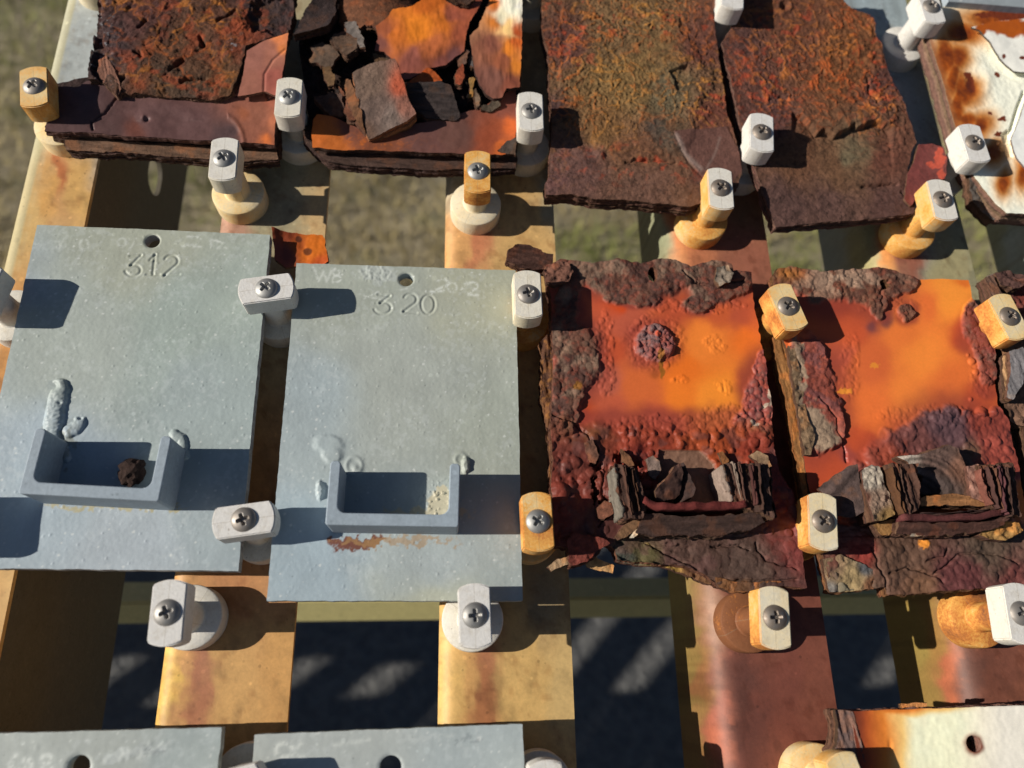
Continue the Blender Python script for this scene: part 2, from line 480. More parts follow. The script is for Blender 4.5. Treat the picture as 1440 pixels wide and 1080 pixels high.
# ------------------------------------------------------------------ rails (stained galvanized angles)
RW = -22.0                       # top face of the rails
def sweep(name, parent, prof, vs_, colf, rough, mat):
    """profile points (u, w) swept along v"""
    prof = np.array(prof); n = len(prof); m = len(vs_)
    U = np.tile(prof[:, 0], m); Wd = np.tile(prof[:, 1], m); V = np.repeat(vs_, n)
    px, py = Q(U, V, Wd)
    c = colf(U, V, Wd, px, py)
    t = np.concatenate([np.clip(c, 0, .9), np.full((len(U), 1), rough)], 1)
    j, i = np.meshgrid(np.arange(m - 1), np.arange(n), indexing='ij'); i2 = (i + 1) % n
    q = np.stack([j * n + i, j * n + i2, (j + 1) * n + i2, (j + 1) * n + i], -1).reshape(-1, 4)
    # end caps: the section is thin, close it strip by strip
    h = n // 2
    caps = []
    for e in (0, m - 1):
        for k in range(h - 1):
            caps.append((e * n + k, e * n + k + 1, e * n + n - 2 - k, e * n + n - 1 - k))
    q = np.concatenate([q, np.array(caps)])
    co = np.stack([U, V, Wd], 1) - org(parent)
    me = raw_mesh(name, co * MM, q, t, np.ones(len(q), bool))
    bm = bmesh.new(); bm.from_mesh(me); bmesh.ops.recalc_face_normals(bm, faces=bm.faces); bm.to_mesh(me); bm.free()
    try: me.set_sharp_from_angle(angle=.6)
    except Exception: pass
    return link(name, me, mat, parent)

def angle_prof(u0, u1, depth, r=7.0, th=2.6, wtop=RW):
    """flange from u1 to u0, rounded bend at u0, web going down"""
    out = [(u1 - (u1 - u0 - r) * k / 52, wtop) for k in range(52)]
    out += [(u0 + r - r * math.sin(a), wtop - r + r * math.cos(a)) for a in np.linspace(0, math.pi / 2, 9)]
    out += [(u0, wtop - r - (depth - r) * k / 14) for k in range(1, 15)]
    ri = r - th
    inn = [(u1 - (u1 - u0 - r) * k / 52, wtop - th) for k in range(52)]
    inn += [(u0 + r - ri * math.sin(a), wtop - r + ri * math.cos(a)) for a in np.linspace(0, math.pi / 2, 9)]
    inn += [(u0 + th, wtop - r - (depth - r) * k / 14) for k in range(1, 15)]
    return out + inn[::-1]

VS = np.concatenate([np.linspace(-420, -190, 12)[:-1], np.arange(-190, 250, 1.2), np.linspace(250, 620, 14)])
GREY = S(168, 178, 178)
def rail_col(pts, seed, speck=.5):
    def f(U, V, Wd, px, py):
        c = kp(px + 3 * sn(U * .5, V * .12, 3, seed + 2), py, pts, 10, .035, seed, .4)
        # streaks that ran down the slope, pale zinc specks and pits
        st = fbm(U * .09, V * .012, 2, seed + 3); s2 = fbm(U * .4, V * .4, 5, seed + 33)
        c = c * (.82 + .12 * st + .24 * s2)[:, None]
        c = mixc(c, c * np.array([.62, .5, .42]), sst(.6, .76, fbm(U * .22, V * .2, 5, seed + 43)) * .5)
        rg = np.abs(fbm(U * .12, V * .12, 2, seed + 47) - .5); c = mixc(c, c * .8, np.exp(-(rg / .012) ** 2) * .4)
        sp = domes(U * .28, V * .28, seed + 8, .06, .2, .5); k = sst(.02, .12, sp) * speck * .6
        k = k * sst(.45, .6, fbm(U * .05, V * .04, 2, seed + 5))
        c = mixc(c, c * .55, sst(.56, .75, fbm(U * .16, V * .1, 5, seed + 21)) * .5)
        c = c * (.86 + .14 * fbm(U * .08, V * .08, 3, seed + 11))[:, None] * (.9 if speck > .6 and U.min() > 50 else 1.0)
        return c * .94 + .06 * c.mean(1)[:, None]
    return f

def rail(u0, u1, depth, r, label, pts, seed, speck=.5):
    t = thing('support_rail', label, 'rail', (u0 + u1) / 2, 0, RW, 'angle rails of the exposure rack')
    sweep('angle_bar', t, angle_prof(u0, u1, depth, r), VS, rail_col(pts, seed, speck), .58, M_RAIL)
    return t

tan, lt, org_, red = S(206, 158, 88), S(226, 186, 100), S(190, 115, 60), S(150, 88, 66)
rail(-142, -89.5, 50, 7, 'tan stained angle rail between the coupons marked 312 and 320',
     [(390, 280, 40, S(165, 155, 122)), (330, 318, 25, S(186, 140, 115)), (440, 315, 20, S(200, 165, 112)), (330, 820, 30, S(190, 130, 78)), (240, 960, 16, S(236, 190, 88)),
      (222, 960, 14, S(226, 176, 80)), (282, 925, 12, S(182, 120, 84)), (278, 955, 12, S(178, 114, 78)), (274, 985, 12, S(176, 112, 74)), (270, 1012, 12, S(180, 116, 76)), (224, 990, 10, S(238, 190, 88)), (228, 925, 10, S(232, 186, 92)), (250, 1000, 10, S(206, 150, 90)), (256, 940, 10, S(206, 152, 92)), (330, 950, 35, S(206, 158, 92)), (395, 930, 30, S(204, 152, 84)), (390, 800, 30, S(190, 135, 85))], 11, .35)
rail(-30.5, 25, 50, 7, 'golden rail at the centre with white specks below the coupon marked 320',
     [(640, 345, 16, S(216, 160, 95)), (665, 335, 14, S(196, 122, 80)), (740, 330, 30, S(206, 164, 100)), (640, 250, 20, S(175, 160, 130)), (780, 250, 20, S(165, 158, 130)),
      (632, 950, 12, S(222, 178, 100)), (688, 925, 10, S(178, 116, 76)), (684, 955, 10, S(170, 108, 66)), (682, 985, 10, S(166, 104, 62)), (680, 1010, 10, S(172, 110, 66)), (634, 1000, 10, S(222, 178, 104)), (634, 925, 10, S(220, 176, 104)), (660, 960, 12, S(205, 155, 90)), (740, 950, 30, S(206, 166, 98)), (790, 960, 20, S(204, 170, 108)), (760, 850, 20, S(150, 130, 95))], 23, .9)
rail(83.5, 136, 52, 11, 'reddish brown rail with an olive web and rounded bend right of the centre gap',
     [(918, 330, 16, S(150, 152, 118)), (950, 330, 12, S(205, 130, 75)), (985, 340, 14, S(196, 120, 80)), (1050, 370, 25, S(158, 95, 72)), (1050, 290, 20, S(140, 100, 70)),
      (955, 850, 14, S(160, 140, 76)), (960, 960, 18, S(140, 114, 56)), (975, 1040, 14, S(146, 112, 58)), (985, 960, 10, S(150, 100, 56)), (1006, 870, 8, S(176, 132, 104)), (1008, 940, 8, S(160, 98, 72)), (1012, 1000, 8, S(166, 92, 68)), (1032, 900, 16, S(132, 78, 62)), (1042, 960, 22, S(104, 62, 52)), (1062, 1030, 24, S(106, 60, 50)), (1100, 960, 40, S(124, 68, 54)), (1150, 980, 40, S(132, 74, 56)), (1110, 1040, 40, S(126, 68, 52)), (1015, 1040, 10, S(180, 98, 68)), (1080, 900, 24, S(134, 78, 60))], 37, .9)
rail(194, 246, 52, 11, 'rail at the right, zinc grey at the top and rusty brown at the bottom',
     [(1180, 20, 40, S(158, 172, 178)), (1290, 150, 40, S(166, 180, 184)), (1330, 215, 25, S(170, 182, 182)), (1225, 355, 14, S(172, 160, 110)), (1248, 352, 10, S(214, 140, 66)), (1275, 362, 12, S(160, 98, 76)),
      (1340, 380, 25, S(168, 158, 116)), (1385, 430, 25, S(160, 155, 122)), (1280, 900, 20, S(150, 126, 60)), (1290, 970, 18, S(146, 116, 56)), (1310, 900, 12, S(160, 118, 58)), (1335, 940, 10, S(186, 102, 66)), (1342, 985, 8, S(180, 98, 62)), (1365, 950, 18, S(106, 66, 54)), (1410, 950, 35, S(126, 74, 56)), (1440, 980, 35, S(136, 80, 58))], 41, .7)
rail(303, 356, 52, 11, 'pale zinc grey rail in the far right corner beneath the white peeling coupon',
     [(1400, 300, 40, S(160, 160, 130)), (1425, 340, 20, S(178, 188, 184)), (1430, 420, 20, S(168, 176, 166)), (1430, 700, 30, S(150, 140, 110))], 53, .2)

# side channel of the frame with slots in its web
def side_channel():
    t = thing('side_channel', 'deep slotted side channel at the left edge of the rack, orange stained on top', 'channel', -222, 0, RW)
    u0, u1 = -238.5, -204.0
    out = [(u1 - (u1 - u0 - 6) * k / 20, RW) for k in range(21)]
    out += [(u0 + 6 - 6 * math.sin(a), RW - 6 + 6 * math.cos(a)) for a in np.linspace(0, math.pi / 2, 7)[1:]] + [(u0, RW - 30)]
    inn = [(x, w - 2.6) if k < 21 else (x + 2.6, w) for k, (x, w) in enumerate(out)]
    pts = [(95, 60, 30, S(178, 184, 182)), (120, 20, 30, S(182, 188, 186)), (60, 175, 14, S(176, 168, 134)), (85, 240, 10, S(190, 112, 58)), (110, 262, 14, S(214, 166, 92)), (68, 265, 12, S(214, 160, 84)), (40, 300, 14, S(212, 172, 104)), (20, 335, 12, S(200, 165, 100)),
           (8, 500, 30, S(204, 142, 70)), (5, 850, 30, S(206, 160, 92)), (20, 830, 20, S(216, 172, 104))]
    base = rail_col(pts, 61, .3)
    def f(U, V, Wd, px, py):
        c = base(U, V, Wd, px, py)
        k = sst(7.5, 6.2, U - u0) * .75
        c = mixc(c, S(180, 172, 134), k)
        ln = np.exp(-((U - u0 - 8.2) / .5) ** 2) * .45 * (vn(V * .45, U * 0, 3) > .35)
        return mixc(c, S(225, 215, 180), ln)
    sweep('top_flange', t, out + inn[::-1], VS, f, .5, M_RAIL)
    # web: plate u = u1-2.6 .. u1 from the flange down, with slots
    d0, d1 = RW - 2.8, RW - 112
    c = P(217, 246, 0); 
    # find the slot so that it lies on the web
    ws = RW - 66
    for w_ in np.arange(RW - 10, RW - 110, -1.0):
        if P(217, 246, w_)[0] < u1: ws = w_
        else: break
    v0 = P(217, 246, ws)[1]
    bm = bmesh.new()
    def ringed(vc):  # plate piece 120 long around a slot
        oc = [(vc - 60, d0), (vc + 60, d0), (vc + 60, d1), (vc - 60, d1)]
        return oc
    vlist = []
    step = 120.0
    k0 = int((v0 + 420) // step); start = v0 - k0 * step
    seg = 14
    for k in range(9):
        vc = start + k * step
        slot = k % 3 == k0 % 3
        outer = []
        for s_ in range(28):
            a = 2 * math.pi * s_ / 28
            outer.append((a, vc, ws))
        def loop(fn, uu):
            return [bm.verts.new(((uu + 222) * MM, y * MM, (z - RW) * MM)) for y, z in fn]
        def square(a):
            c_, s2 = math.cos(a), math.sin(a)
            hi, lo_ = d0 - ws, ws - d1
            kx = 60 / abs(c_) if abs(c_) > 1e-6 else 1e9
            ky = (hi if s2 > 0 else lo_) / abs(s2) if abs(s2) > 1e-6 else 1e9
            m_ = min(kx, ky); return (vc + c_ * m_, ws + s2 * m_)
        angs = [2 * math.pi * s_ / 40 for s_ in range(40)] + [math.atan2(d0 - ws, 60), math.atan2(d0 - ws, -60), math.atan2(d1 - ws, -60) + 2 * math.pi, math.atan2(d1 - ws, 60) + 2 * math.pi]
        angs = sorted(angs)
        so = [square(a) for a in angs]
        if slot:
            def sl(a):
                x, y = 10 * math.cos(a), 10 * math.sin(a)
                return (vc + x + (2.5 if math.cos(a) > .001 else -2.5 if math.cos(a) < -.001 else 0), ws + y)
            si = [sl(a) for a in angs]
        else: si = [(vc + .01 * math.cos(a), ws + .01 * math.sin(a)) for a in angs]
        A = loop(so, u1); B = loop(si, u1); C_ = loop(so, u1 - 2.6); D_ = loop(si, u1 - 2.6)
        n = len(angs)
        for i in range(n):
            j = (i + 1) % n
            bm.faces.new((A[i], A[j], B[j], B[i])); bm.faces.new((D_[i], D_[j], C_[j], C_[i]))
            bm.faces.new((B[i], B[j], D_[j], D_[i])); bm.faces.new((C_[i], C_[j], A[j], A[i]))
    bmesh.ops.recalc_face_normals(bm, faces=bm.faces)
    me = bpy.data.meshes.new('slotted_web'); bm.to_mesh(me); bm.free()
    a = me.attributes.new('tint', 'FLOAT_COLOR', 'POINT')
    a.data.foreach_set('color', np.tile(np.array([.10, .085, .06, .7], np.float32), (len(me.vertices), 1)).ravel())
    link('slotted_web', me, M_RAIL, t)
side_channel()

# cross beam below the rails
def box_bm(bm, cx, cy, cz, sx, sy, sz, rot=0):
    r = bmesh.ops.create_cube(bm, size=1)
    M = Matrix.Translation((cx, cy, cz)) @ Matrix.Rotation(rot, 4, 'X') @ Matrix.Diagonal((sx, sy, sz, 1))
    bmesh.ops.transform(bm, matrix=M, verts=r['verts'])
def tinted(me, c):
    a = me.attributes.new('tint', 'FLOAT_COLOR', 'POINT')
    a.data.foreach_set('color', np.tile(np.array(c, np.float32), (len(me.vertices), 1)).ravel())
def boxpart(name, parent, mat, tint, c, s, rot=0, bev=0):
    bm = bmesh.new(); box_bm(bm, *[x * MM for x in c], *[x * MM for x in s], rot)
    if bev: bmesh.ops.bevel(bm, geom=list(bm.edges), offset=bev * MM, segments=2, affect='EDGES')
    me = bpy.data.meshes.new(name); bm.to_mesh(me); bm.free(); tinted(me, tint)
    return link(name, me, mat, parent)
OLIVE = tuple(S(186, 176, 122)) + (.6,)
BV = P(720, 842, -280)[1]
t = thing('cross_beam', 'olive grey cross beam running underneath the rails', 'beam', 180, BV, -280)
boxpart('beam', t, M_RAIL, OLIVE, (0, 0, 0), (1100, 20, 24), math.radians(-34), 1.5)

#=== OBJECTS
# ------------------------------------------------------------------ clamps
def lathe(prof, n=40):
    bm = bmesh.new(); rings = []
    for r, z in prof: rings.append([bm.verts.new((r * math.cos(2 * math.pi * k / n) * MM, r * math.sin(2 * math.pi * k / n) * MM, z * MM)) for k in range(n)])
    for a, b in zip(rings[:-1], rings[1:]):
        for k in range(n): bm.faces.new((a[k], a[(k + 1) % n], b[(k + 1) % n], b[k]))
    bm.faces.new(rings[0][::-1]); bm.faces.new(rings[-1])
    return bm
def fin(bm, name, ang=.6):
    me = bpy.data.meshes.new(name); bm.to_mesh(me); bm.free()
    for p in me.polygons: p.use_smooth = True
    me.set_sharp_from_angle(angle=ang)
    return me
ME_BASE = fin(lathe([(12.5, 0), (12.6, .6), (12.6, 9.0), (12.4, 9.6), (11.8, 10), (6.0, 10.1)]), 'base')
ME_NECK = fin(lathe([(6.6, 10), (6.0, 10.6), (5.9, 12), (5.9, 25.5)]), 'neck')
def head_mesh():
    hw, R = 6.15, 11.8
    a0 = math.acos(hw / R)
    pts = [(R * math.cos(a), R * math.sin(a)) for a in np.linspace(a0, math.pi - a0, 12)]
    pts += [(R * math.cos(a), R * math.sin(a)) for a in np.linspace(math.pi + a0, 2 * math.pi - a0, 12)]
    bm = bmesh.new()
    f = bm.faces.new([bm.verts.new((x * MM, y * MM, 25 * MM)) for x, y in pts]); f.normal_flip()
    r = bmesh.ops.extrude_face_region(bm, geom=[f])
    for v in [x for x in r['geom'] if isinstance(x, bmesh.types.BMVert)]: v.co.z = 36 * MM
    bmesh.ops.recalc_face_normals(bm, faces=bm.faces)
    bmesh.ops.bevel(bm, geom=[e for e in bm.edges if e.calc_face_angle(0) > .5], offset=.45 * MM, segments=2, affect='EDGES')
    return fin(bm, 'head')
ME_HEAD = head_mesh()
def screw_mesh():
    st = .22; n = 46
    g = (np.arange(n) - (n - 1) / 2) * st
    X, Y = np.meshgrid(g, g); R = np.hypot(X, Y)
    # map the square grid to a disc
    s = np.maximum(np.abs(X), np.abs(Y)) / np.maximum(R, 1e-6) * .96
    X, Y = X * s, Y * s; R = np.hypot(X, Y); Rm = 4.85
    k = Rm / (g[-1] * .96); X *= k; Y *= k; R *= k
    Z = 2.7 * np.sqrt(np.maximum(0, 1 - (R / Rm) ** 2 * .93)) - .7
    arm = np.minimum(np.where(np.abs(Y) < 2.35, np.abs(X), 9), np.where(np.abs(X) < 2.35, np.abs(Y), 9))
    Z = Z - 1.5 * sst(.75, .45, arm) * sst(2.7, 1.2, R) - .25 * sst(.75, .45, arm)
    X = X.ravel(); Y = Y.ravel(); Z = Z.ravel()
    idx = np.arange(n * n).reshape(n, n)
    q = np.stack([idx[:-1, :-1], idx[:-1, 1:], idx[1:, 1:], idx[1:, :-1]], -1).reshape(-1, 4)
    rim = np.concatenate([idx[0, :-1], idx[:-1, -1], idx[-1, :0:-1], idx[:0:-1, 0]])
    co = np.stack([X, Y, Z], 1); dn = co[rim].copy(); dn[:, 2] = -.6
    m = len(rim); b = len(co) + np.arange(m)
    q2 = np.stack([rim, b, np.roll(b, -1), np.roll(rim, -1)], 1)
    me = raw_mesh('screw', np.concatenate([co, dn]) * MM, np.concatenate([q, q2]), None, np.ones(len(q) + m, bool))
    return me
ME_SCREW = screw_mesh()
for me_, mt_ in ((ME_BASE, M_CLAMP), (ME_NECK, M_CLAMP), (ME_HEAD, M_CLAMP), (ME_SCREW, M_SCREW)): me_.materials.append(mt_)

def make_clamp():
    t = thing('panel_clamp', 'x', 'clamp', 0, 0, RW, 'screwed clamps holding the coupons')
    for nm, me_ in (('base', ME_BASE), ('neck', ME_NECK), ('head', ME_HEAD), ('screw', ME_SCREW)):
        o = bpy.data.objects.new(nm, me_); COL.objects.link(o); o.parent = t
        if nm == 'screw': o.location = (0, 0, 36 * MM)
    return t
PROTO = None
def clamp(u, v, rot, label, st=(0, 0, 0), scr=0.2, sc_rot=None):
    """st: stain of base/neck, of the head's sides, of the head's top"""
    global PROTO
    if PROTO is None:
        PROTO = make_clamp(); r = PROTO; kids = list(r.children)
    else:
        r = PROTO.copy(); COL.objects.link(r); kids = []
        for c in PROTO.children:
            d = c.copy(); COL.objects.link(d); d.parent = r; kids.append(d)
    r.matrix_world = RM @ Matrix.Translation((u * MM, v * MM, RW * MM)) @ Matrix.Rotation(math.radians(rot), 4, 'Z')
    r['label'] = label; r['org'] = (u, v, RW)
    for k in kids:
        nm = k.name.split('.')[0]
        if nm == 'screw':
            k['stain'] = float(scr); k.rotation_euler = (random.uniform(-.06, .06), random.uniform(-.06, .06), random.uniform(0, 1.57) if sc_rot is None else sc_rot)
        elif nm == 'head': k['stain'] = float(st[1]); k['topstain'] = float(st[2])
        else:
            k['stain'] = float(st[0]); k['topstain'] = float(st[0])
            k.rotation_euler = (0, 0, random.uniform(0, 6))
    return r
HW = 15.5
def clp(px, py, *a, **k):
    u, v = P(px, py, HW); return clamp(u, v, *a, **k)
clp(45, 118, 12, 'tan stained clamp at the far left beside the purple lower skin', (.45, .85, .62), .5)
clp(405, 133, 1, 'white clamp with a faint yellow top between the two crumbling coupons', (.15, .12, .12), .1)
clp(747, 153, 0, 'plain white clamp left of the flat brown coupon with olive centre', (.22, .12, .05), .3)
clp(313, 220, 2, 'white headed clamp on a cream base above the coupon marked 312', (.45, .22, .06), .15)
clp(672, 238, 0, 'orange headed clamp on a round cream base above the coupon marked 320', (.3, .95, .8), .2)
clp(1015, 262, -3, 'clamp with white top and amber side below the olive centred coupon', (.85, .72, .08), .8)
clp(1328, 278, 0, 'clamp with white top and orange side next to the small red flake', (.8, .72, .06), .8)
clp(1073, 183, -7, 'clean white clamp in the gap between the two flat brown coupons', (.05, .05, .0), .75)
clp(1373, 198, 3, 'clean white clamp at the left edge of the white peeling coupon', (.08, .05, .0), .75)
clp(1032, -14, -8, 'white clamp cut by the top edge above the gap between flat coupons', (.05, .05, 0), .5)
clp(1312, 6, 2, 'white clamp with its whole neck and tall base showing, top right', (.03, .03, 0), .6)
u_, v_ = P(745, 22, RW + 6); clamp(u_, v_ + 6, 0, 'white clamp at the top edge beside the orange and white torn skin', (.2, .1, .05), .3)
u_, v_ = P(137, -22, RW + 6); clamp(u_, v_, 5, 'cream clamp base peeking in at the top left of the side channel', (.3, .2, .1), .3)
clamp(-222, 34.5, -10, 'white clamp cut by the left edge beside the coupon marked 312', (.08, .08, 0), .2)
clamp(-217, -62, 4, 'clamp just outside the left edge, low beside the coupon marked 312', (.1, .1, .05), .2)
clp(373, 403, -80, 'white clamp turned crosswise by the upper right corner of coupon 312', (.05, .03, 0), .1)
clp(743, 411, 1, 'cream white clamp on an orange base at the right of coupon 320', (.8, .3, .14), .5)
clp(1110, 429, 15, 'amber tilted clamp between the two orange blistered coupons', (.95, .98, .6), .75)
clp(1423, 443, 14, 'amber tilted clamp at the right edge of the frame', (.9, .95, .5), .85)
clp(341, 730, -82, 'white clamp turned crosswise by the lower right corner of coupon 312', (.05, .03, 0), .55)
clp(757, 732, 2, 'orange topped clamp left of the rusted bracket', (.6, .95, .85), .15)
clp(1160, 732, -7, 'cream clamp with rusty left side by the curled dark flake', (.8, .95, .32), .85)
clp(233, 861, 2, 'white clamp with its round base showing below coupon 312', (.07, .03, 0), .3, sc_rot=.35)
clp(668, 865, 2, 'white clamp seen straight on below coupon 320', (.1, .03, 0), .2, sc_rot=.05)
clp(1092, 868, -5, 'orange and cream clamp on a rusty base below the rusted bracket', (1.7, .95, .3), .8, sc_rot=.1)
clp(1440, 862, -4, 'white clamp on an orange rusty base at the right border', (1.05, .1, .02), .5)
clp(318, 1112, -78, 'white clamp at the bottom edge between the lower grey coupons', (.06, .03, 0), .2)
clp(772, 1122, 4, 'white clamp at the bottom edge under the golden rail', (.15, .05, .02), .2)
u_, v_ = P(1152, 1094, RW + 10); clamp(u_, v_, 15, 'pale yellow clamp at the bottom edge by the white and orange coupon', (.55, .6, .46), .4)
#=== COUPONS
# ------------------------------------------------------------------ grey zinc coated coupons
def zinc_col(spots, seed, greenish=.5, px_marks=(), writing=(), stains=()):
    def f(U, V, px, py):
        c = kp(px, py, spots, 25, .01, seed)
        m = fbm(U * .09, V * .09, 5, seed); c = c * (.84 + .19 * m)[:, None] * np.array([.965, .94, .93])
        c = c * (.95 + .1 * fbm(U * .35, V * .05, 4, seed + 31))[:, None]
        bl = sst(.52, .72, fbm(U * .55, V * .55, 4, seed + 4)) * sst(.42, .6, fbm(U * .06, V * .06, 3, seed + 9))
        c = mixc(c, np.array([.62, .66, .66]), bl * .17)
        sp = sst(.05, .12, domes(U * .32, V * .32, seed + 2, .05, .2, .35)); c = mixc(c, np.array([.66, .68, .65]), sp * .5)
        for pts, wd, a in writing:
            d = dline(U, V, PP(pts)); br = sst(.25, .55, fbm(U * 1.1, V * 1.1, 3, seed + 21))
            c = mixc(c, np.array([.66, .69, .65]), np.exp(-(d / wd) ** 2) * a * br)
        for bl_, colr, a in stains:
            k = gm(px, py, bl_, 7, .12, seed + 6); k = sst(.38, .62, k + .13 * sn(U * .7, V * .7, 4, seed + 7))
            c = mixc(c, colr, k * a)
        return c
    return f

def engrave(h, U, V, strokes, depth=.34, r=.46):
    for pts in strokes:
        q = PP(pts); lo = q.min(0) - 4; hi = q.max(0) + 4
        m = (U > lo[0]) & (U < hi[0]) & (V > lo[1]) & (V < hi[1])
        d = dline(U[m], V[m], q)
        h[m] = np.minimum(h[m], h[m] - depth * np.exp(-(d / r) ** 2)) + .08 * np.exp(-((d - 1.1) / .4) ** 2)
    return h

def arc(cx, cy, rx, ry, a0, a1, n=14):
    return [(cx + rx * math.cos(math.radians(a)), cy - ry * math.sin(math.radians(a))) for a in np.linspace(a0, a1, n)]

def channel_poly(bl, br, tl, tr, w):
    """U outline on the rack from its four outer corners at height w (plan marks)"""
    a, b, c, d = P(*bl, w), P(*br, w), P(*tr, w), P(*tl, w)
    return a, b, c, d

def u_section(o, ang, W_, H_, tl, tw, ri=3.2):
    """U open upwards, origin at its lower left, legs tl thick, web tw thick"""
    p = [(0.6, 0), (W_ - .6, 0), (W_, .6), (W_, H_ - .9), (W_ - .9, H_), (W_ - tl + .9, H_), (W_ - tl, H_ - .9)]
    p += [(W_ - tl - ri + ri * math.cos(a), tw + ri - ri * math.sin(a)) for a in np.linspace(0, math.pi / 2, 7)]
    p += [(tl + ri - ri * math.sin(a), tw + ri - ri * math.cos(a)) for a in np.linspace(0, math.pi / 2, 7)]
    p += [(tl, H_ - .9), (tl - .9, H_), (.9, H_), (0, H_ - .9), (0, .6)]
    c, s = math.cos(ang), math.sin(ang)
    return [(o[0] + x * c - y * s, o[1] + x * s + y * c) for x, y in p]

Z1 = S(168, 178, 172); Z2 = S(172, 184, 192); Z3 = S(166, 172, 158); Z4 = S(150, 168, 186)
def zinc_coupon(label, corners, hole, spots, seed, engr=(), bumps=None, writing=(), stains=(), step=.37, hr=3.3, thick=5.0, group=None):
    c = PP(corners); ctr = c.mean(0)
    t = thing('zinc_coated_coupon', label, 'metal panel', ctr[0], ctr[1], -thick, group)
    def top(U, V, px, py):
        h = .05 * sn(U * .1, V * .1, 3, seed) + .03 * sn(U * .8, V * .8, 3, seed + 1)
        pim = domes(U * .3, V * .3, seed + 4, .05, .16, .35); h = h + pim * 1.1
        h = engrave(h, U, V, engr)
        if bumps: h = h + bumps(U, V, px, py)
        hh = P(*hole); d = np.hypot(U - hh[0], V - hh[1])
        return h - .35 * sst(hr + .7, hr, d)
    slab('plate', t, jag(c, .16, 1.4, .3, seed), 0, thick, top, zinc_col(spots, seed, writing=writing, stains=stains), .5, 1, 0, step, M_ZINC,
         holes=[circ(P(*hole), hr, 36)], sidecol=np.array([.33, .36, .37]), seed=seed)
    return t

def shift(pts, dx, dy): return [(x + dx, y + dy) for x, y in pts]
# stamped numbers (stroke paths)
n3 = [(183, 360), (198, 359)], [(198, 359), (184, 373)], [(184, 373)] + arc(187, 380, 11, 8, 75, -170)
n1 = [[(211, 366), (218, 358)], [(218, 358), (215, 386)], [(206, 386), (224, 386)]]
n2 = [arc(241, 367, 9.5, 8, 160, -35) + [(233, 385), (231, 388)], [(232, 387), (252, 386)]]
E312 = list(n3) + n1 + n2
def weld312(U, V, px, py):
    wd = lambda pts, r, hh: hh * np.sqrt(np.maximum(0, 1 - (dline(px + 1.6 * sn(U * .3, V * .3, 3, 3), py + 1.6 * sn(U * .3, V * .3, 3, 9), pts) / r) ** 2))
    a = sst(15, 6, dline(px, py, [(84, 545), (79, 575), (75, 600), (73, 620)]))
    h = wd([(84, 546), (80, 572), (75, 600), (73, 622)], 13, 1.9) * (1 + .12 * sn(U * .25, V * .25, 3, 2)) + .10 * np.sin((py + .35 * px) * 1.1) * sst(.5, .8, a) * sst(560, 580, py)
    h = h - 2.1 * gm(px, py, [(77, 543, 5, 5)], 0) - .9 * gm(px, py, [(86, 568, 2.5, 2)], 0)
    h = np.maximum(h, wd([(96, 607), (106, 602), (112, 594)], 9, 1.3))
    h = h - 1.5 * gm(px, py, [(103, 591, 2.6, 1.8), (114, 589, 2.6, 1.8)])
    h = np.maximum(h, wd([(247, 612), (256, 618), (258, 640)], 8, 1.2))
    h = np.maximum(h, wd([(88, 626), (92, 645)], 7, 1.5)); h = h + .08 * sn(U * 1.2, V * 1.2, 3, 7) * (h > .4)
    return h
cA = PP([(52, 316), (380, 330), (335, 803)]); blc = cA[0] + cA[2] - cA[1]
bl_px = Q(blc[0], blc[1], 0)
w312 = [([(88, 337), (84, 349), (84, 338)], .5, .3), (arc(118, 344, 6, 8, 120, 420), .6, .4), (arc(172, 341, 6, 6, 0, 360), .6, .4), ([(180, 336), (192, 336), (184, 348)], .6, .35),
        (arc(270, 338, 12, 6, 120, -60) + [(258, 346), (282, 347)], .6, .5), ([(297, 347), (296, 337), (308, 340)], .6, .45), ([(304, 338), (315, 342), (306, 349), (318, 349)], .6, .4)]
c312 = zinc_coupon('grey zinc coated coupon stamped 312 with a large weld run above its bracket', [(52, 316), (380, 330), (335, 803), bl_px], (214, 339),
    [(200, 340, 60, Z3), (100, 480, 60, Z1), (260, 470, 60, S(160, 174, 168)), (60, 650, 60, S(166, 182, 192)), (280, 560, 60, S(162, 176, 176)), (180, 760, 50, Z2), (320, 760, 40, S(158, 172, 178)), (30, 420, 30, S(166, 180, 190))],
    101, E312, weld312, w312, [([(150, 712, 90, 4), (200, 713, 60, 3)], S(176, 164, 120), .75), ([(95, 625, 8, 20), (85, 640, 8, 20)], S(120, 120, 105), .6), ([(82, 545, 12, 14), (77, 575, 13, 20), (73, 605, 13, 20), (104, 600, 12, 10), (253, 622, 9, 18)], S(140, 150, 150), .55)])
def bracket(t, bl, br, h, ht=24.6, tl=4.1, tw=4.7, tint=None):
    a, b = P(*bl, h), P(*br, h)
    ang = math.atan2(b[1] - a[1], b[0] - a[0]); L = np.linalg.norm(b - a)
    poly = u_section(a, ang, L, ht, tl, tw)
    return prism('channel_bracket', t, poly, -.4, h, tint or tuple(S(144, 156, 166)) + (.62,), M_CHAN, .55)
bracket(c312, (25, 694), (223, 705), 18.5, 25.5)

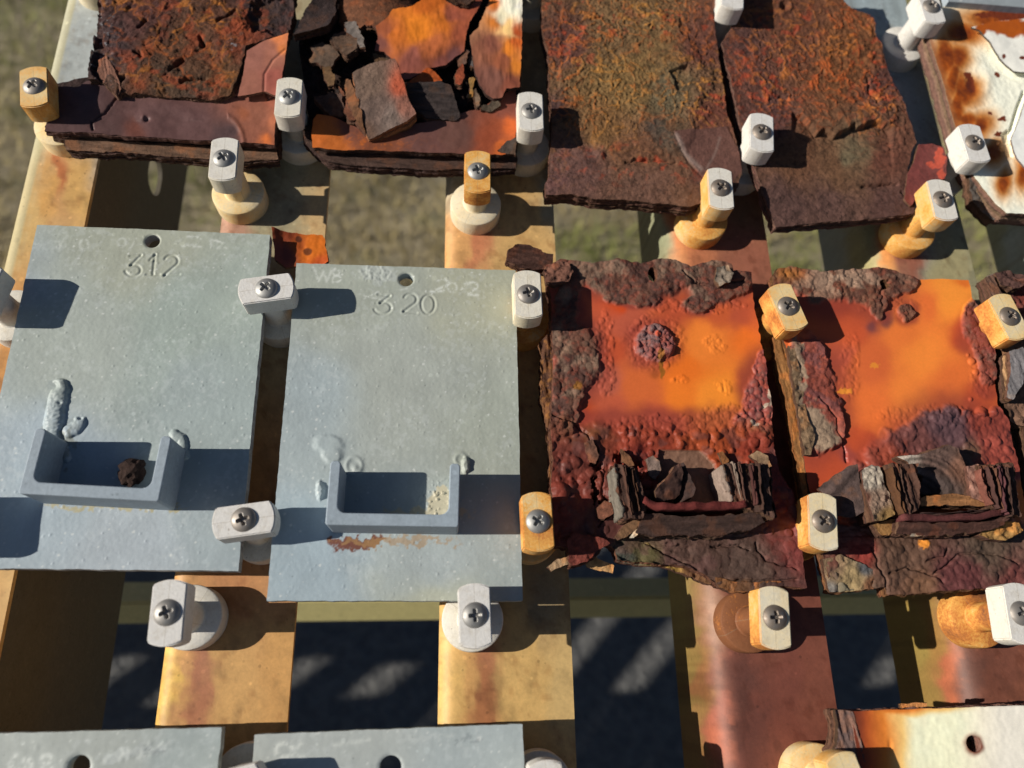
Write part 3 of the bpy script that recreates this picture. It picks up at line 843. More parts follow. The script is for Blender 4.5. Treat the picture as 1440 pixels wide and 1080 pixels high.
n3b = [[(532, 414), (548, 416)], [(548, 416), (535, 426)], [(535, 426)] + arc(538, 433, 12, 8.5, 80, -165)]
n2b = [arc(577, 421, 9, 8, 160, -40) + [(568, 438)], [(568, 438), (586, 440)]]
n0b = [arc(602, 428, 9.5, 13, 0, 360, 24)]
def weld320(U, V, px, py):
    h = .6 * sst(.35, .75, gm(px, py, [(462, 624, 22, 13), (468, 640, 15, 12)], 2, .08, 31))
    r = np.hypot((px - 498) / 12, (py - 655) / 13); h = h + .35 * np.exp(-((r - .9) / .25) ** 2) + .9 * gm(px, py, [(500, 659, 5, 4)], .5)
    r = np.hypot((px - 648) / 9, (py - 646) / 9); h = h + .35 * np.exp(-((r - .85) / .3) ** 2)
    h = h + 1.6 * sst(.35, .8, gm(px, py, [(655, 655, 5, 12), (450, 690, 5, 14)], 1.5, .2, 33))
    h = h + .7 * sst(.62, .8, fbm(U * .9, V * .9, 3, 5)) * gm(px, py, [(620, 705, 22, 22), (625, 725, 30, 10)])
    h = h + .2 * sn(U * .7, V * .7, 4, 6) * sst(.4, .7, gm(px, py, [(530, 385, 24, 16)], 3, .2, 8))
    return h
w320 = [([(441, 376), (448, 395), (455, 382), (460, 396), (467, 378)], .7, .5), ([(468, 397), (470, 378)], .6, .5), (arc(470, 383, 8, 5, 80, -80), .6, .6), (arc(471, 392, 8, 5, 80, -80), .6, .6),
        (arc(622, 398, 8, 6, 140, -40) + [(606, 410), (624, 409)], .7, .7), (arc(636, 404, 6, 7, 0, 360), .6, .5), ([(648, 410), (655, 397)], .6, .6), (arc(664, 402, 7, 5, 140, -40) + [(658, 414), (672, 415)], .7, .65),
        ([(512, 416), (535, 421)], .4, .5), ([(512, 420), (533, 410)], .4, .4), ([(562, 408), (576, 405)], .5, .4)]
c320 = zinc_coupon('grey zinc coated coupon stamped 320 with a rust red patch under its channel bracket', [(417, 370), (725, 380), (735, 845), (375, 845)], (571, 393),
    [(520, 400, 60, S(168, 176, 166)), (680, 400, 50, S(172, 176, 158)), (560, 520, 80, S(168, 176, 170)), (430, 560, 50, S(164, 178, 182)), (690, 600, 50, S(166, 174, 164)), (450, 770, 50, S(164, 182, 192)), (600, 780, 50, S(170, 182, 184)), (600, 828, 40, S(176, 182, 168)), (700, 790, 40, S(164, 176, 176))],
    131, n3b + n2b + n0b, weld320, w320, [([(497, 766, 26, 9, -8), (480, 762, 16, 7), (520, 761, 24, 6)], S(112, 66, 52), .97), ([(560, 762, 80, 5)], S(165, 130, 85), .6), ([(530, 385, 26, 15)], S(186, 192, 190), .4), ([(622, 708, 20, 22), (600, 722, 60, 5)], S(196, 180, 140), .6)])
bracket(c320, (457, 738), (645, 741), 18.5, 25.0)
# soil and rust crumbs
def chunk(name, label, u, v, w, r, seed, tint, sub_=3):
    bm = bmesh.new(); bmesh.ops.create_icosphere(bm, subdivisions=sub_, radius=r * MM)
    for q in bm.verts:
        p = np.array(q.co) / MM
        k = 1 + .2 * float(sn(np.array(p[0] * .35 + 9), np.array(p[1] * .35 + p[2] * .3), 3, seed)) + .15 * float(sn(np.array(p[0] * 1.5), np.array(p[1] * 1.5 + p[2]), 3, seed + 3))
        q.co *= k; q.co.z *= .75
    me = bpy.data.meshes.new(name); bm.to_mesh(me); bm.free(); tinted(me, tint)
    o = link(name, me, M_RUST, None); o.matrix_world = RM @ Matrix.Translation((u * MM, v * MM, w * MM))
    o['label'] = label; o['category'] = 'rust crumb'; return o
u_, v_ = P(186, 663, 4)
chunk('rust_chunk', 'dark reddish brown rust chunk lying inside the bracket of coupon 312', u_, v_, 3.4, 5.2, 3, (.035, .02, .016, .95))

# lower coupons, cut by the bottom edge
def lower(corners_top, Lmm=152, wmm=101.6):
    a, b = P(*corners_top[0]), P(*corners_top[1]); d = (b - a) / np.linalg.norm(b - a); nn = np.array([d[1], -d[0]])
    b2 = a + d * max(wmm, np.linalg.norm(b - a))
    return [corners_top[0], corners_top[1], Q(*(b + nn * Lmm), 0), Q(*(a + nn * Lmm), 0)]
a_ = P(312, 1023); d_ = P(0, 1031) - a_; d_ /= np.linalg.norm(d_); lft = a_ + d_ * 101.6
zinc_coupon('pale grey coupon cut by the bottom left corner with faint chalk figures', lower([Q(lft[0], lft[1], 0), (312, 1023)]), (110, 1079),
    [(100, 1050, 60, S(172, 180, 176)), (280, 1050, 40, S(166, 178, 178))], 151, (), lambda U, V, px, py: .22 * sn(U * .7, V * .7, 4, 4) * sst(.4, .6, gm(px, py, [(190, 1058, 50, 10, -12)])),
    [([(22, 1062), (13, 1075), (14, 1086), (24, 1086), (24, 1078), (15, 1078)], .8, .8), (arc(38, 1075, 6, 9, 0, 360), .8, .8), (arc(66, 1067, 7, 5, 160, -40) + [(62, 1073)] + arc(65, 1079, 8, 6, 60, -150), .8, .8)],
    [([(190, 1058, 50, 7, -12)], S(186, 192, 190), .6), ([(218, 1053, 14, 3, -10)], S(110, 118, 122), .5)], step=.7, hr=4.0)
zinc_coupon('pale grey coupon at the bottom edge with a faint chalk ring at its left', lower([(358, 1033), (735, 1018)]), (549, 1079),
    [(450, 1050, 60, S(176, 184, 182)), (680, 1040, 50, S(170, 182, 184))], 161, (), None,
    [(arc(400, 1055, 12, 10, 0, 360), .8, .7), (arc(425, 1056, 7, 10, 100, 300), .7, .5), ([(470, 1048), (520, 1040)], .7, .4)],
    [([(662, 1040, 22, 3, -6)], S(120, 128, 132), .45), ([(600, 1038, 40, 5, -6)], S(186, 192, 190), .4)], step=.7, hr=4.0)
# a grey coupon whose lower rim shows at the top right
c_ = PP([(1334, 2), (1460, 12)], 7); d_ = (c_[1] - c_[0]) / np.linalg.norm(c_[1] - c_[0]); n_ = np.array([-d_[1], d_[0]])
c2_ = [c_[0], c_[0] + d_ * 101, c_[0] + d_ * 101 + n_ * 150, c_[0] + n_ * 150]
t = thing('zinc_coated_coupon', 'grey coupon whose lower rim just shows in the top right corner', 'metal panel', *np.mean(c2_, 0), 2)
slab('plate', t, np.array(c2_), 7, 5, None, zinc_col([(1400, 0, 50, S(150, 160, 165))], 171), .5, 1, 0, 1.5, M_ZINC, sidecol=np.array([.3, .33, .34]))

# ------------------------------------------------------------------ rusted coupons
BR = S(100, 70, 60); PB = S(96, 64, 58); DK = S(62, 46, 44)
def crust_cols(U, V, seed, a, b, c):
    n = fbm(U * .18, V * .18, 4, seed); m = fbm(U * .6, V * .6, 3, seed + 5)
    col = mixc(np.tile(a, (len(U), 1)), np.tile(b, (len(U), 1)), sst(.38, .66, n))
    return mixc(col, np.tile(c, (len(U), 1)), sst(.5, .75, m) * .6)

def lines_h(px, py, lines, depth=1.1, wid=1.4, U=None, V=None, seed=0):
    h = np.zeros_like(px)
    x = px + 2.2 * sn(px * .09, py * .09, 4, seed); y = py + 2.2 * sn(px * .09, py * .09, 4, seed + 9)
    for l in lines:
        d = dline(x, y, l); h = np.maximum(h, np.exp(-(d / wid) ** 2))
    return h

# --- the orange coupon with the blister rosette
P8 = [(766, 374), (790, 365), (812, 369), (830, 372), (868, 366), (900, 371), (930, 365), (950, 367), (970, 377), (985, 371), (1005, 368), (1028, 372), (1030, 382), (1056, 383),
      (1059, 420), (1068, 470), (1076, 520), (1084, 575), (1088, 640), (1094, 665), (1112, 690), (1122, 740), (1128, 790), (1134, 828),
      (1100, 824), (1070, 832), (1035, 832), (1010, 824), (985, 806), (960, 795), (930, 794), (900, 791), (868, 787), (866, 772), (850, 765), (838, 782), (815, 793), (801, 797), (798, 770), (778, 770),
      (776, 720), (774, 680), (776, 640), (773, 600), (777, 560), (777, 500), (775, 460), (776, 420), (770, 400)]
TOPB = [(800, 372, 50, 34), (860, 380, 46, 36), (920, 372, 50, 44), (975, 376, 50, 30), (1035, 378, 30, 20), (1005, 405, 38, 22), (985, 428, 22, 14), (890, 418, 40, 14), (1040, 395, 20, 20)]
def p8_masks(U, V, px, py):
    a = gm(px, py, TOPB, 5, .06, 1)
    b = gm(px, py, [(812, 505, 33, 46), (800, 540, 26, 36), (790, 470, 24, 40), (795, 430, 20, 30), (790, 590, 22, 30)], 5, .06, 2)
    r = gm(px, py, [(919, 484, 29, 27)], 3, .08, 3)
    e = gm(px, py, [(1072, 560, 26, 40), (1058, 600, 30, 26), (1085, 630, 24, 40), (1068, 520, 10, 24)], 5, .06, 4)
    m = sst(.42, .58, np.maximum(a, b)); r = sst(.45, .6, r)
    low = sst(585, 612, py + 8 * sn(U * .12, V * .12, 3, 7) - 12 * gm(px, py, [(985, 600, 60, 20)])) ; e = sst(.42, .6, e)
    return m, r, e, low
def p8_top(U, V, px, py):
    m, r, e, low = p8_masks(U, V, px, py)
    g1 = domes(U * .34, V * .34, 21, .3, .75); g2 = domes(U * .6, V * .6, 22, .25, .65); g3 = np.maximum(domes(U * .15, V * .15, 23, .15, .7, .5), .7 * domes(U * .24, V * .24, 25, .2, .7, .5))
    h = .25 * sn(U * .03, V * .03, 2, 4) + .9 * gm(px, py, [(960, 520, 120, 90)])
    lumpy = np.maximum(np.maximum(g1 * 1.5, g2 * .8), domes(U * .19, V * .19, 24, .3, .7, .5) * 2.0)
    tb = sst(440, 420, py)
    h = h + m * (1.0 + lumpy * (.8 - .35 * tb) + (.35 + .55 * tb) * sn(U * .13, V * .13, 4, 8))
    h = h + r * (1.0 + 1.0 * gm(px, py, [(922, 478, 22, 20)]) + lumpy * 1.0)
    h = h + (1 - low) * e * (.5 + lumpy * .9)
    big = fbm(U * .12, V * .12, 3, 31)
    h = h + low * (1.0 + 2.6 * (big - .45) + g3 * 2.4 + g1 * .4 * sst(.4, .6, fbm(U * .08, V * .08, 2, 3)) + .12 * sn(U * .5, V * .5, 3, 2)) * np.where(py > 755, .5, 1)
    # fringe of small bubbles and the pale embossed ones
    fr = gm(px, py, [(850, 500, 12, 60), (919, 484, 40, 38), (980, 430, 70, 10), (1040, 590, 60, 20), (930, 600, 80, 14)], 4, .08, 9)
    h = h + (.3 * g2 + .65 * g1) * sst(.35, .6, fr) * (1 - m) + 1.0 * np.sqrt(np.maximum(0, 1 - ((px - 923) ** 2 + (py - 473) ** 2) / 22))
    em = gm(px, py, [(1005, 485, 18, 14, 30), (955, 535, 13, 7), (1018, 545, 14, 10, 30), ], 2, .1, 12); h = h + (.3 * g2 + .4 * g1) * sst(.4, .7, em)
    # exposed flat patch and pits behind the bracket
    pt = inpoly(px, py, [(926, 633), (984, 634), (1003, 652), (1010, 722), (924, 716)]); h = np.where(pt, -.6 + .15 * sn(U * .5, V * .5, 3, 6), h)
    h = h - 4.2 * sst(.5, .62, gm(px, py, [(872, 645, 9, 9), (835, 640, 6, 14), (890, 668, 16, 18), (835, 690, 5, 20), (850, 715, 9, 16), (838, 655, 9, 6)], 4, .12, 14))
    cr = lines_h(px, py, [[(775, 585), (800, 592), (826, 612), (836, 640), (848, 668), (846, 700)], [(838, 700), (850, 720), (842, 742)], [(960, 383), (975, 400), (1010, 402), (1045, 395)], 
                          [(1000, 770), (1040, 768), (1052, 772)], [(1060, 765), (1075, 790), (1120, 800)], [(975, 806), (1010, 816), (1060, 818), (1120, 815)], [(905, 760), (930, 775), (980, 800)]], seed=3)
    h = h - 1.5 * cr
    # torn sheet below the bracket lies deeper
    dp = sst(.5, .6, gm(px, py, [(900, 772, 40, 22), (940, 780, 34, 16)], 4, .1, 5)); h = h - 2.2 * dp + dp * 1.6 * (np.floor(fbm(U * .12, V * .3, 3, 4) * 9) / 9)
    h = h + 1.2 * sst(835, 780, px) * sst(600, 660, py) + np.where(py > 755, .9 * gm(px, py, [(1060, 790, 70, 30)]), 0)
    return h
def p8_col(U, V, px, py):
    O1, O2, O3 = S(232, 128, 52), S(205, 92, 40), S(166, 72, 46)
    c = kp(px, py, [(990, 480, 26, O1), (960, 520, 26, S(226, 112, 38)), (1005, 560, 24, S(244, 142, 50)), (955, 555, 20, S(232, 122, 42)), (900, 545, 24, S(202, 100, 52)), (860, 490, 16, S(186, 80, 48)), (880, 450, 20, S(182, 88, 64)), (950, 440, 18, S(176, 78, 50)), (895, 500, 16, S(196, 96, 56)),
                    (1010, 440, 20, S(188, 88, 50)), (1040, 445, 16, S(172, 80, 54)), (1045, 480, 14, S(224, 112, 42)), (855, 540, 16, S(180, 92, 70)), (860, 570, 18, S(186, 88, 60)), (820, 585, 16, S(182, 72, 36)), (930, 590, 22, S(188, 86, 56)), (1050, 540, 14, S(206, 100, 50)), (870, 435, 12, S(196, 74, 34)), (920, 525, 8, S(168, 84, 40))], 5, .04, 3)
    m, r, e, low = p8_masks(U, V, px, py)
    raw = np.maximum(gm(px, py, TOPB + [(812, 505, 40, 54), (795, 430, 26, 36), (790, 590, 26, 36), (919, 484, 34, 32), (1072, 560, 30, 60), (1085, 620, 30, 60)], 4, .04, 61), .8 * sst(545, 605, py + 6 * sn(U * .1, V * .1, 3, 7)))
    c = mixc(c, S(136, 60, 50), sst(.16, .6, raw) * .8)
    cc = crust_cols(U, V, 9, S(106, 74, 62), S(86, 60, 54), S(128, 68, 54)); cc = mixc(cc, S(152, 134, 116), sst(.55, .78, fbm(U * .12, V * .12, 4, 14)) * .45)
    c = mixc(c, cc * np.array([.88, .8, .74]), np.clip(.55 * m + .45 * sst(.26, .6, np.maximum(gm(px, py, TOPB, 5, .06, 1), gm(px, py, [(812, 505, 33, 46), (800, 540, 26, 36), (790, 470, 24, 40), (795, 430, 20, 30), (790, 590, 22, 30)], 5, .06, 2))), 0, 1))
    c = mixc(c, crust_cols(U, V, 13, S(120, 92, 90), S(134, 76, 70), S(156, 80, 64)), r)
    c = mixc(c, S(190, 84, 60), sst(.5, .7, gm(px, py, [(923, 473, 5, 5)])))
    c = mixc(c, crust_cols(U, V, 15, S(156, 76, 62), S(128, 66, 62), S(110, 80, 74)), e * (1 - low))
    lc = kp(px, py, [(900, 610, 30, S(168, 66, 44)), (1010, 610, 30, S(186, 78, 42)), (1060, 620, 25, S(160, 60, 42)), (810, 640, 25, S(134, 62, 50)), (800, 700, 25, S(146, 60, 46)), (850, 740, 25, S(104, 56, 50)), (820, 600, 20, S(128, 76, 44)), (1085, 650, 18, S(140, 58, 50)), (1065, 590, 16, S(130, 84, 50)),
                     (905, 775, 20, S(112, 92, 58)), (960, 780, 25, S(100, 66, 56)), (1050, 800, 30, S(100, 70, 60)), (1110, 770, 18, S(150, 68, 62)), (880, 780, 14, S(92, 86, 74)), (1040, 828, 12, S(128, 82, 56)), (900, 640, 20, S(150, 56, 44)), (1110, 700, 14, S(120, 50, 46))], 8, .05, 6)
    lc = lc * (.62 + .45 * fbm(U * .3, V * .3, 4, 3))[:, None] * np.array([.72, .88, .92]); lc = mixc(lc, S(92, 62, 58), sst(.55, .7, fbm(U * .16, V * .16, 3, 41)) * .5)
    c = mixc(c, lc, low)
    pt = inpoly(px, py, [(926, 633), (984, 634), (1003, 652), (1010, 722), (924, 716)]); c = np.where(pt[:, None], S(118, 88, 72) * (.75 + .5 * fbm(U * .4, V * .4, 4, 5))[:, None], c)
    wh = sst(.5, .7, gm(px, py, [(1058, 596, 7, 5, 30), (1082, 560, 3, 14), (1076, 572, 4, 6, 40)], 3, .15, 3)); c = mixc(c, S(176, 160, 140), wh * .8)
    oc = sst(.45, .7, gm(px, py, [(928, 500, 5, 10), (812, 545, 8, 6, -40), (930, 520, 4, 16)], 2, .15, 3)); c = mixc(c, S(136, 88, 30), oc * .85)
    return c
def p8_rough(U, V, px, py):
    m, r, e, low = p8_masks(U, V, px, py)
    return np.clip(.42 + .34 * np.maximum(m, r) + .12 * e + .1 * low + .2 * (py > 755), .3, .9)
c_ = PP(P8).mean(0)
t8 = thing('rusted_coupon', 'orange rusted coupon with a round blister rosette above its crumbling bracket', 'metal panel', c_[0], c_[1], -9)
slab('plate', t8, jag(PP(P8), .45, .8, .35, 5), 0, 7.5, p8_top, p8_col, p8_rough, 8, 1.1, .36, holes=[jag(circ(P(917, 388), 2.3, 20, 4.0), .2, .5, .6, 3)], sidecol=S(92, 60, 44), seed=5)
slab('lamination', t8, jag(PP([(770, 470), (758, 482), (762, 520), (760, 560), (770, 590), (774, 640), (773, 690), (775, 720), (790, 720), (790, 470)], -3), .7, .7, .4, 8), -3, 7, lambda U, V, px, py: .8 * sn(U * .5, V * .12, 4, 3),
     lambda U, V, px, py: crust_cols(U, V, 5, S(110, 72, 46), S(78, 52, 40), S(150, 100, 50)), .9, 6, 1.0, .45, sidecol=S(100, 66, 46), seed=9)

# flake helper: small ragged slabs with lamination lines
def flake(name, parent, marks, w, thick, c, layers=4, tilt=(0, 0), seed=0, edge=.6, am=.35, step=.42, relief=.35, side=None, stri=None, rough=.85, top=None, wr=None):
    poly = jag(PP(marks, w if wr is None else wr), am, .7, .4, seed)
    if not callable(c):
        c0 = c
        def c(U, V, px, py):
            if stri is not None:
                s_ = fbm((U * math.cos(stri) + V * math.sin(stri)) * .9, (V * math.cos(stri) - U * math.sin(stri)) * .12, 4, seed)
            else: s_ = fbm(U * .5, V * .5, 4, seed)
            k = c0 * .82 * (.4 + 1.15 * s_)[:, None]
            return mixc(k, c0 * np.array([1.9, 1.3, .8]), sst(.55, .75, fbm(U * .2, V * .2, 3, seed + 4)) * .4)
    if top is None:
        def top(U, V, px, py):
            if stri is not None: return relief * 2.2 * (fbm((U * math.cos(stri) + V * math.sin(stri)) * .8, (V * math.cos(stri) - U * math.sin(stri)) * .1, 4, seed + 1) - .5)
            return relief * sn(U * .35, V * .35, 4, seed + 1)
    return slab(name, parent, poly, w, thick, top, c, rough, layers, edge, step, sidecol=side if side is not None else S(86, 60, 46), tilt=tilt, seed=seed)

# crumbling channel bracket of the rosette coupon: standing leaves of scale
def standing(name, parent, pts, w0, w1, th, tint, seed, lean=0, top_var=1.5):
    """leaf of scale standing on edge along a line of plan marks (at w0); its rim is ragged"""
    base = PP(pts, w1); n = 26
    d = np.concatenate([[0], np.cumsum(np.linalg.norm(np.diff(base, axis=0), axis=1))]); s = np.linspace(0, d[-1], n)
    X = np.interp(s, d, base[:, 0]); Y = np.interp(s, d, base[:, 1])
    dx, dy = np.gradient(X), np.gradient(Y); L = np.hypot(dx, dy); nx, ny = -dy / L, dx / L
    m = 9; V_ = []
    rs = np.random.RandomState(seed)
    for side in (0, 1):
        for k in range(m):
            f = k / (m - 1)
            hgt = w0 + (w1 - w0 + top_var * sn(s * .25, s * 0 + seed, 4, seed)) * f
            wob = .12 * sn(X * .2 + Y * .13, Y * .2 + f * .5, 3, 77) +   .22 * sn(s * .3, np.full(n, f * 2.5 + side * 9 + seed), 3, seed + 2) + lean * f
            th_ = th * (.75 + .4 * vn(s * .3, s * 0 + f * 3, seed + 5)) * (1 - .15 * f)
            off = wob + (th_ if side else 0)
            V_.append(np.stack([X + nx * off, Y + ny * off, hgt], 1))
    V_ = np.array(V_).reshape(-1, 3)
    q = []
    g = lambda sd, k, i: (sd * m + k) * n + i
    for i in range(n - 1):
        for k in range(m - 1):
            q.append((g(0, k, i), g(0, k, i + 1), g(0, k + 1, i + 1), g(0, k + 1, i)))
            q.append((g(1, k, i + 1), g(1, k, i), g(1, k + 1, i), g(1, k + 1, i + 1)))
        q.append((g(0, m - 1, i), g(0, m - 1, i + 1), g(1, m - 1, i + 1), g(1, m - 1, i)))
    for k in range(m - 1):
        q.append((g(1, k, 0), g(0, k, 0), g(0, k + 1, 0), g(1, k + 1, 0))); q.append((g(0, k, n - 1), g(1, k, n - 1), g(1, k + 1, n - 1), g(0, k + 1, n - 1)))
    tn = np.tile(np.array(tint, float), (len(V_), 1)); f_ = fbm(V_[:, 2] * .9, V_[:, 0] * .12 + V_[:, 1] * .12, 4, seed)
    tn = np.concatenate([tn * (.5 + f_)[:, None], np.full((len(V_), 1), .85)], 1)
    me = raw_mesh(name, (V_ - org(parent)) * MM, np.array(q), np.clip(tn, 0, .9))
    bm = bmesh.new(); bm.from_mesh(me); bmesh.ops.recalc_face_normals(bm, faces=bm.faces); bm.to_mesh(me); bm.free()
    return link(name, me, M_RUST, parent)

def group_part(name, parent, u, v, w):
    o = bpy.data.objects.new(name, None); COL.objects.link(o); o.parent = parent; o.empty_display_size = .01
    return o   # sits at its thing's origin
SK = S(84, 58, 50)
def leaves(parent, spec, seed):
    rs_ = np.random.RandomState(seed); i = 0
    for p, th, c, w1 in spec:
        k = 1 if th > 1.7 else 2
        for j in range(k):
            q = [(x + j * (2.6 if abs(p[-1][0] - p[0][0]) < 40 else 0) * .9, y + j * (0 if abs(p[-1][0] - p[0][0]) < 40 else 2.6)) for x, y in p]
            e0, e1 = rs_.uniform(0, .16), rs_.uniform(0, .16); q0, q1 = np.array(q[0]), np.array(q[-1]); m0, m1 = np.array(q[1]), np.array(q[-2]); q = [tuple(q0 + (m0 - q0) * e0)] + list(q[1:-1]) + [tuple(q1 + (m1 - q1) * e1)]
            standing('scale_leaf', parent, q, -1.5, w1 + rs_.uniform(-1.6, 1.0), th / k * rs_.uniform(.75, 1.0), c * rs_.uniform(.4, .85), seed + i * 7, lean=rs_.uniform(-.15, .15), top_var=rs_.uniform(.6, 1.6)); i += 1
def bracket_shell(parent, pts_outer, h, layers, tint_list, seed):
    """a rusted channel: web and legs split into leaves"""
    for i, (p, th, c, w1) in enumerate(layers):
        standing('scale_leaf', parent, p, -1.0, w1, th, c, seed + i * 7, lean=0.0)
g8 = group_part('channel_bracket', t8, 0, 0, 0)
H8 = 17.0
G8 = [
    # left leg, outside to inside
    ([(862, 655), (866, 690), (874, 728)], 2.6, S(150, 140, 126), 15.5), ([(876, 652), (881, 690), (888, 724)], 1.0, S(92, 62, 50), 16.5), ([(882, 654), (887, 690), (893, 722)], .9, S(70, 48, 42), 14.5), ([(888, 658), (894, 692), (900, 720)], .9, S(104, 70, 52), 16), ([(895, 668), (902, 695), (906, 716)], .8, S(60, 44, 42), 13),
    # web
    ([(902, 706), (925, 716), (1000, 716), (1060, 713)], 3.6, S(108, 46, 42), H8), 
    # right leg
    ([(1012, 652), (1018, 680), (1030, 706)], 2.4, S(168, 146, 132), 14.5), ([(1030, 648), (1036, 680), (1044, 706)], 1.2, S(146, 126, 112), 16), ([(1038, 648), (1044, 680), (1050, 708)], .9, S(92, 64, 54), 17), ([(1046, 650), (1052, 680), (1057, 710)], .9, S(112, 78, 58), 16), ([(1055, 650), (1058, 682), (1062, 712)], 1.6, S(104, 62, 56), 18), ([(1066, 650), (1068, 690), (1072, 722)], 1.1, S(84, 58, 48), 17.5), ([(1073, 652), (1076, 690), (1082, 730)], 1.1, S(110, 74, 56), 15), ([(1079, 656), (1083, 700), (1088, 732)], 1.0, S(70, 50, 42), 13)]
leaves(g8, G8, 300)
for i_, pl_ in enumerate([[(864, 652), (896, 658), (908, 712), (904, 728), (878, 730), (868, 690)], [(1016, 652), (1080, 652), (1088, 728), (1040, 712), (1024, 690)]]): flake('fused_scale', g8, pl_, 14.2 + i_, 15, S(80, 57, 48), 10, (0, 0), 345 + i_, stri=.15, relief=1.4, edge=1.0, am=.5)
flake('web_block', g8, [(904, 722), (940, 726), (1000, 727), (1064, 722), (1076, 734), (1058, 744), (1010, 752), (960, 750), (920, 753), (896, 748)], 10.5, 11, S(70, 52, 46), 9, (0, .55), 340, stri=1.52, relief=.7, edge=1.2, am=.6, side=S(84, 62, 50))
flake('scale_chip', g8, [(868, 752), (880, 738), (896, 724), (906, 716), (908, 726), (900, 738), (884, 754), (874, 757)], 9, 7, S(120, 88, 62), 5, (.1, .35), 41, stri=.9)
flake('scale_chip', g8, [(886, 756), (896, 742), (904, 737), (902, 746), (892, 757)], 8, 5, S(190, 176, 156), 3, (.2, .2), 42)
# splinters inside the bracket
flake('rust_splinter', t8, [(920, 690), (934, 678), (948, 656), (956, 652), (962, 664), (958, 694), (950, 700), (930, 704), (922, 704)], 12, 10, S(92, 66, 58), 8, (-.28, .25), 43, edge=1.0, side=S(96, 70, 54))
flake('rust_splinter', t8, [(956, 652), (961, 650), (976, 688), (972, 700), (958, 706), (955, 690)], 9, 8, S(64, 48, 44), 6, (.6, 0), 44)
flake('rust_splinter', t8, [(908, 645), (918, 641), (927, 650), (929, 662), (922, 674), (914, 668)], 3.5, 2.5, S(118, 100, 92), 3, (.35, .2), 45)
flake('rust_splinter', t8, [(872, 632), (884, 640), (892, 655), (886, 656), (876, 648)], 4, 2, S(110, 74, 50), 3, (.3, .3), 46)
flake('rust_splinter', t8, [(1008, 636), (1016, 634), (1026, 648), (1018, 652)], 4, 3, S(140, 92, 56), 3, (.1, .4), 47)
flake('rust_splinter', t8, [(1056, 640), (1064, 634), (1078, 642), (1084, 656), (1078, 668), (1070, 652)], 5, 4, S(130, 104, 80), 4, (.4, .2), 48)
flake('rust_splinter', t8, [(838, 715), (850, 704), (860, 708), (862, 722), (850, 730), (842, 728)], 3.5, 3, S(120, 76, 58), 4, (.3, .1), 49)
flake('rust_splinter', t8, [(822, 622), (832, 618), (842, 640), (838, 652), (828, 648)], 3, 2.5, S(104, 70, 56), 3, (.3, .1), 50)
# curled lower left corner and hanging scraps
flake('curled_corner', t8, [(798, 760), (806, 750), (830, 752), (848, 758), (860, 764), (850, 768), (836, 778), (826, 790), (806, 795), (800, 790)], 3.5, 1.6, S(120, 60, 50), 3, (-.05, .12), 52, relief=.5)
flake('hanging_scrap', t8, [(822, 790), (836, 783), (864, 795), (862, 806), (842, 803), (824, 797)], -4, 1.4, S(196, 152, 102), 2, (0, .1), 53)
flake('hanging_scrap', t8, [(769, 797), (784, 786), (798, 784), (802, 793), (790, 796), (775, 804)], -3, 2.5, S(170, 140, 108), 4, (0, .1), 54, stri=.3)
flake('torn_sheet', t8, [(866, 772), (900, 762), (930, 765), (965, 775), (985, 800), (1010, 812), (1000, 822), (960, 806), (930, 796), (895, 795), (868, 790)], -2.5, 4, lambda U, V, px, py: kp(px, py, [(885, 778, 12, S(100, 92, 78)), (920, 776, 12, S(120, 98, 58)), (950, 788, 12, S(150, 118, 60)), (975, 800, 12, S(110, 76, 52))]) * (.6 + .8 * fbm(U * .3, V * .6, 4, 8))[:, None], 5, (0, .1), 55, relief=.8)
flake('torn_sheet', t8, [(1005, 812), (1035, 818), (1075, 818), (1100, 818), (1060, 832), (1030, 834), (1010, 826)], 1.0, 3, S(140, 96, 62), 4, (0, .25), 56, relief=.6)
flake('torn_sheet', t8, [(764, 378), (784, 366), (798, 368), (806, 382), (800, 396), (780, 402), (768, 396)], 3.0, 4, S(118, 80, 66), 5, (.1, -.1), 57, relief=.9)
flake('torn_sheet', t8, [(1008, 376), (1024, 372), (1030, 384), (1026, 398), (1012, 402), (1006, 392)], 4.5, 4, S(132, 118, 104), 4, (.1, -.1), 58, relief=.9)

# --- the orange coupon to the right
P9 = [(1086, 392), (1092, 381), (1110, 377), (1135, 381), (1150, 384), (1185, 380), (1232, 378), (1250, 380), (1275, 388), (1290, 393), (1330, 392), (1362, 394), (1368, 425), (1390, 452), (1396, 500), (1398, 530), (1404, 575), (1416, 590), (1424, 625), (1432, 660), (1440, 700), (1447, 760), (1452, 835),
      (1425, 826), (1400, 829), (1370, 829), (1325, 831), (1300, 834), (1246, 838), (1242, 826), (1205, 830), (1166, 833), (1160, 800), (1152, 775), (1148, 740), (1142, 700), (1132, 655), (1128, 620), (1122, 585), (1118, 545), (1112, 510), (1106, 488), (1098, 470), (1090, 440)]
def p9_masks(U, V, px, py):
    a = gm(px, py, [(1110, 388, 34, 26), (1165, 395, 56, 32), (1225, 392, 50, 36), (1265, 390, 24, 26), (1235, 432, 12, 16), (1273, 441, 12, 10)], 5, .06, 1)
    b = gm(px, py, [(1140, 530, 22, 60), (1160, 570, 20, 50), (1150, 610, 34, 30), (1172, 600, 14, 30), (1118, 560, 14, 90)], 5, .06, 2)
    e = gm(px, py, [(1372, 450, 20, 32), (1384, 490, 16, 30), (1388, 525, 14, 20)], 4, .06, 4)
    low = sst(.42, .62, gm(px, py, [(1330, 610, 60, 40), (1280, 640, 60, 40), (1390, 640, 50, 60), (1230, 700, 60, 50), (1200, 790, 120, 60), (1350, 790, 140, 70), (1410, 600, 20, 30)], 8, .05, 7))
    return sst(.42, .58, a), sst(.42, .58, b), sst(.42, .58, e), low
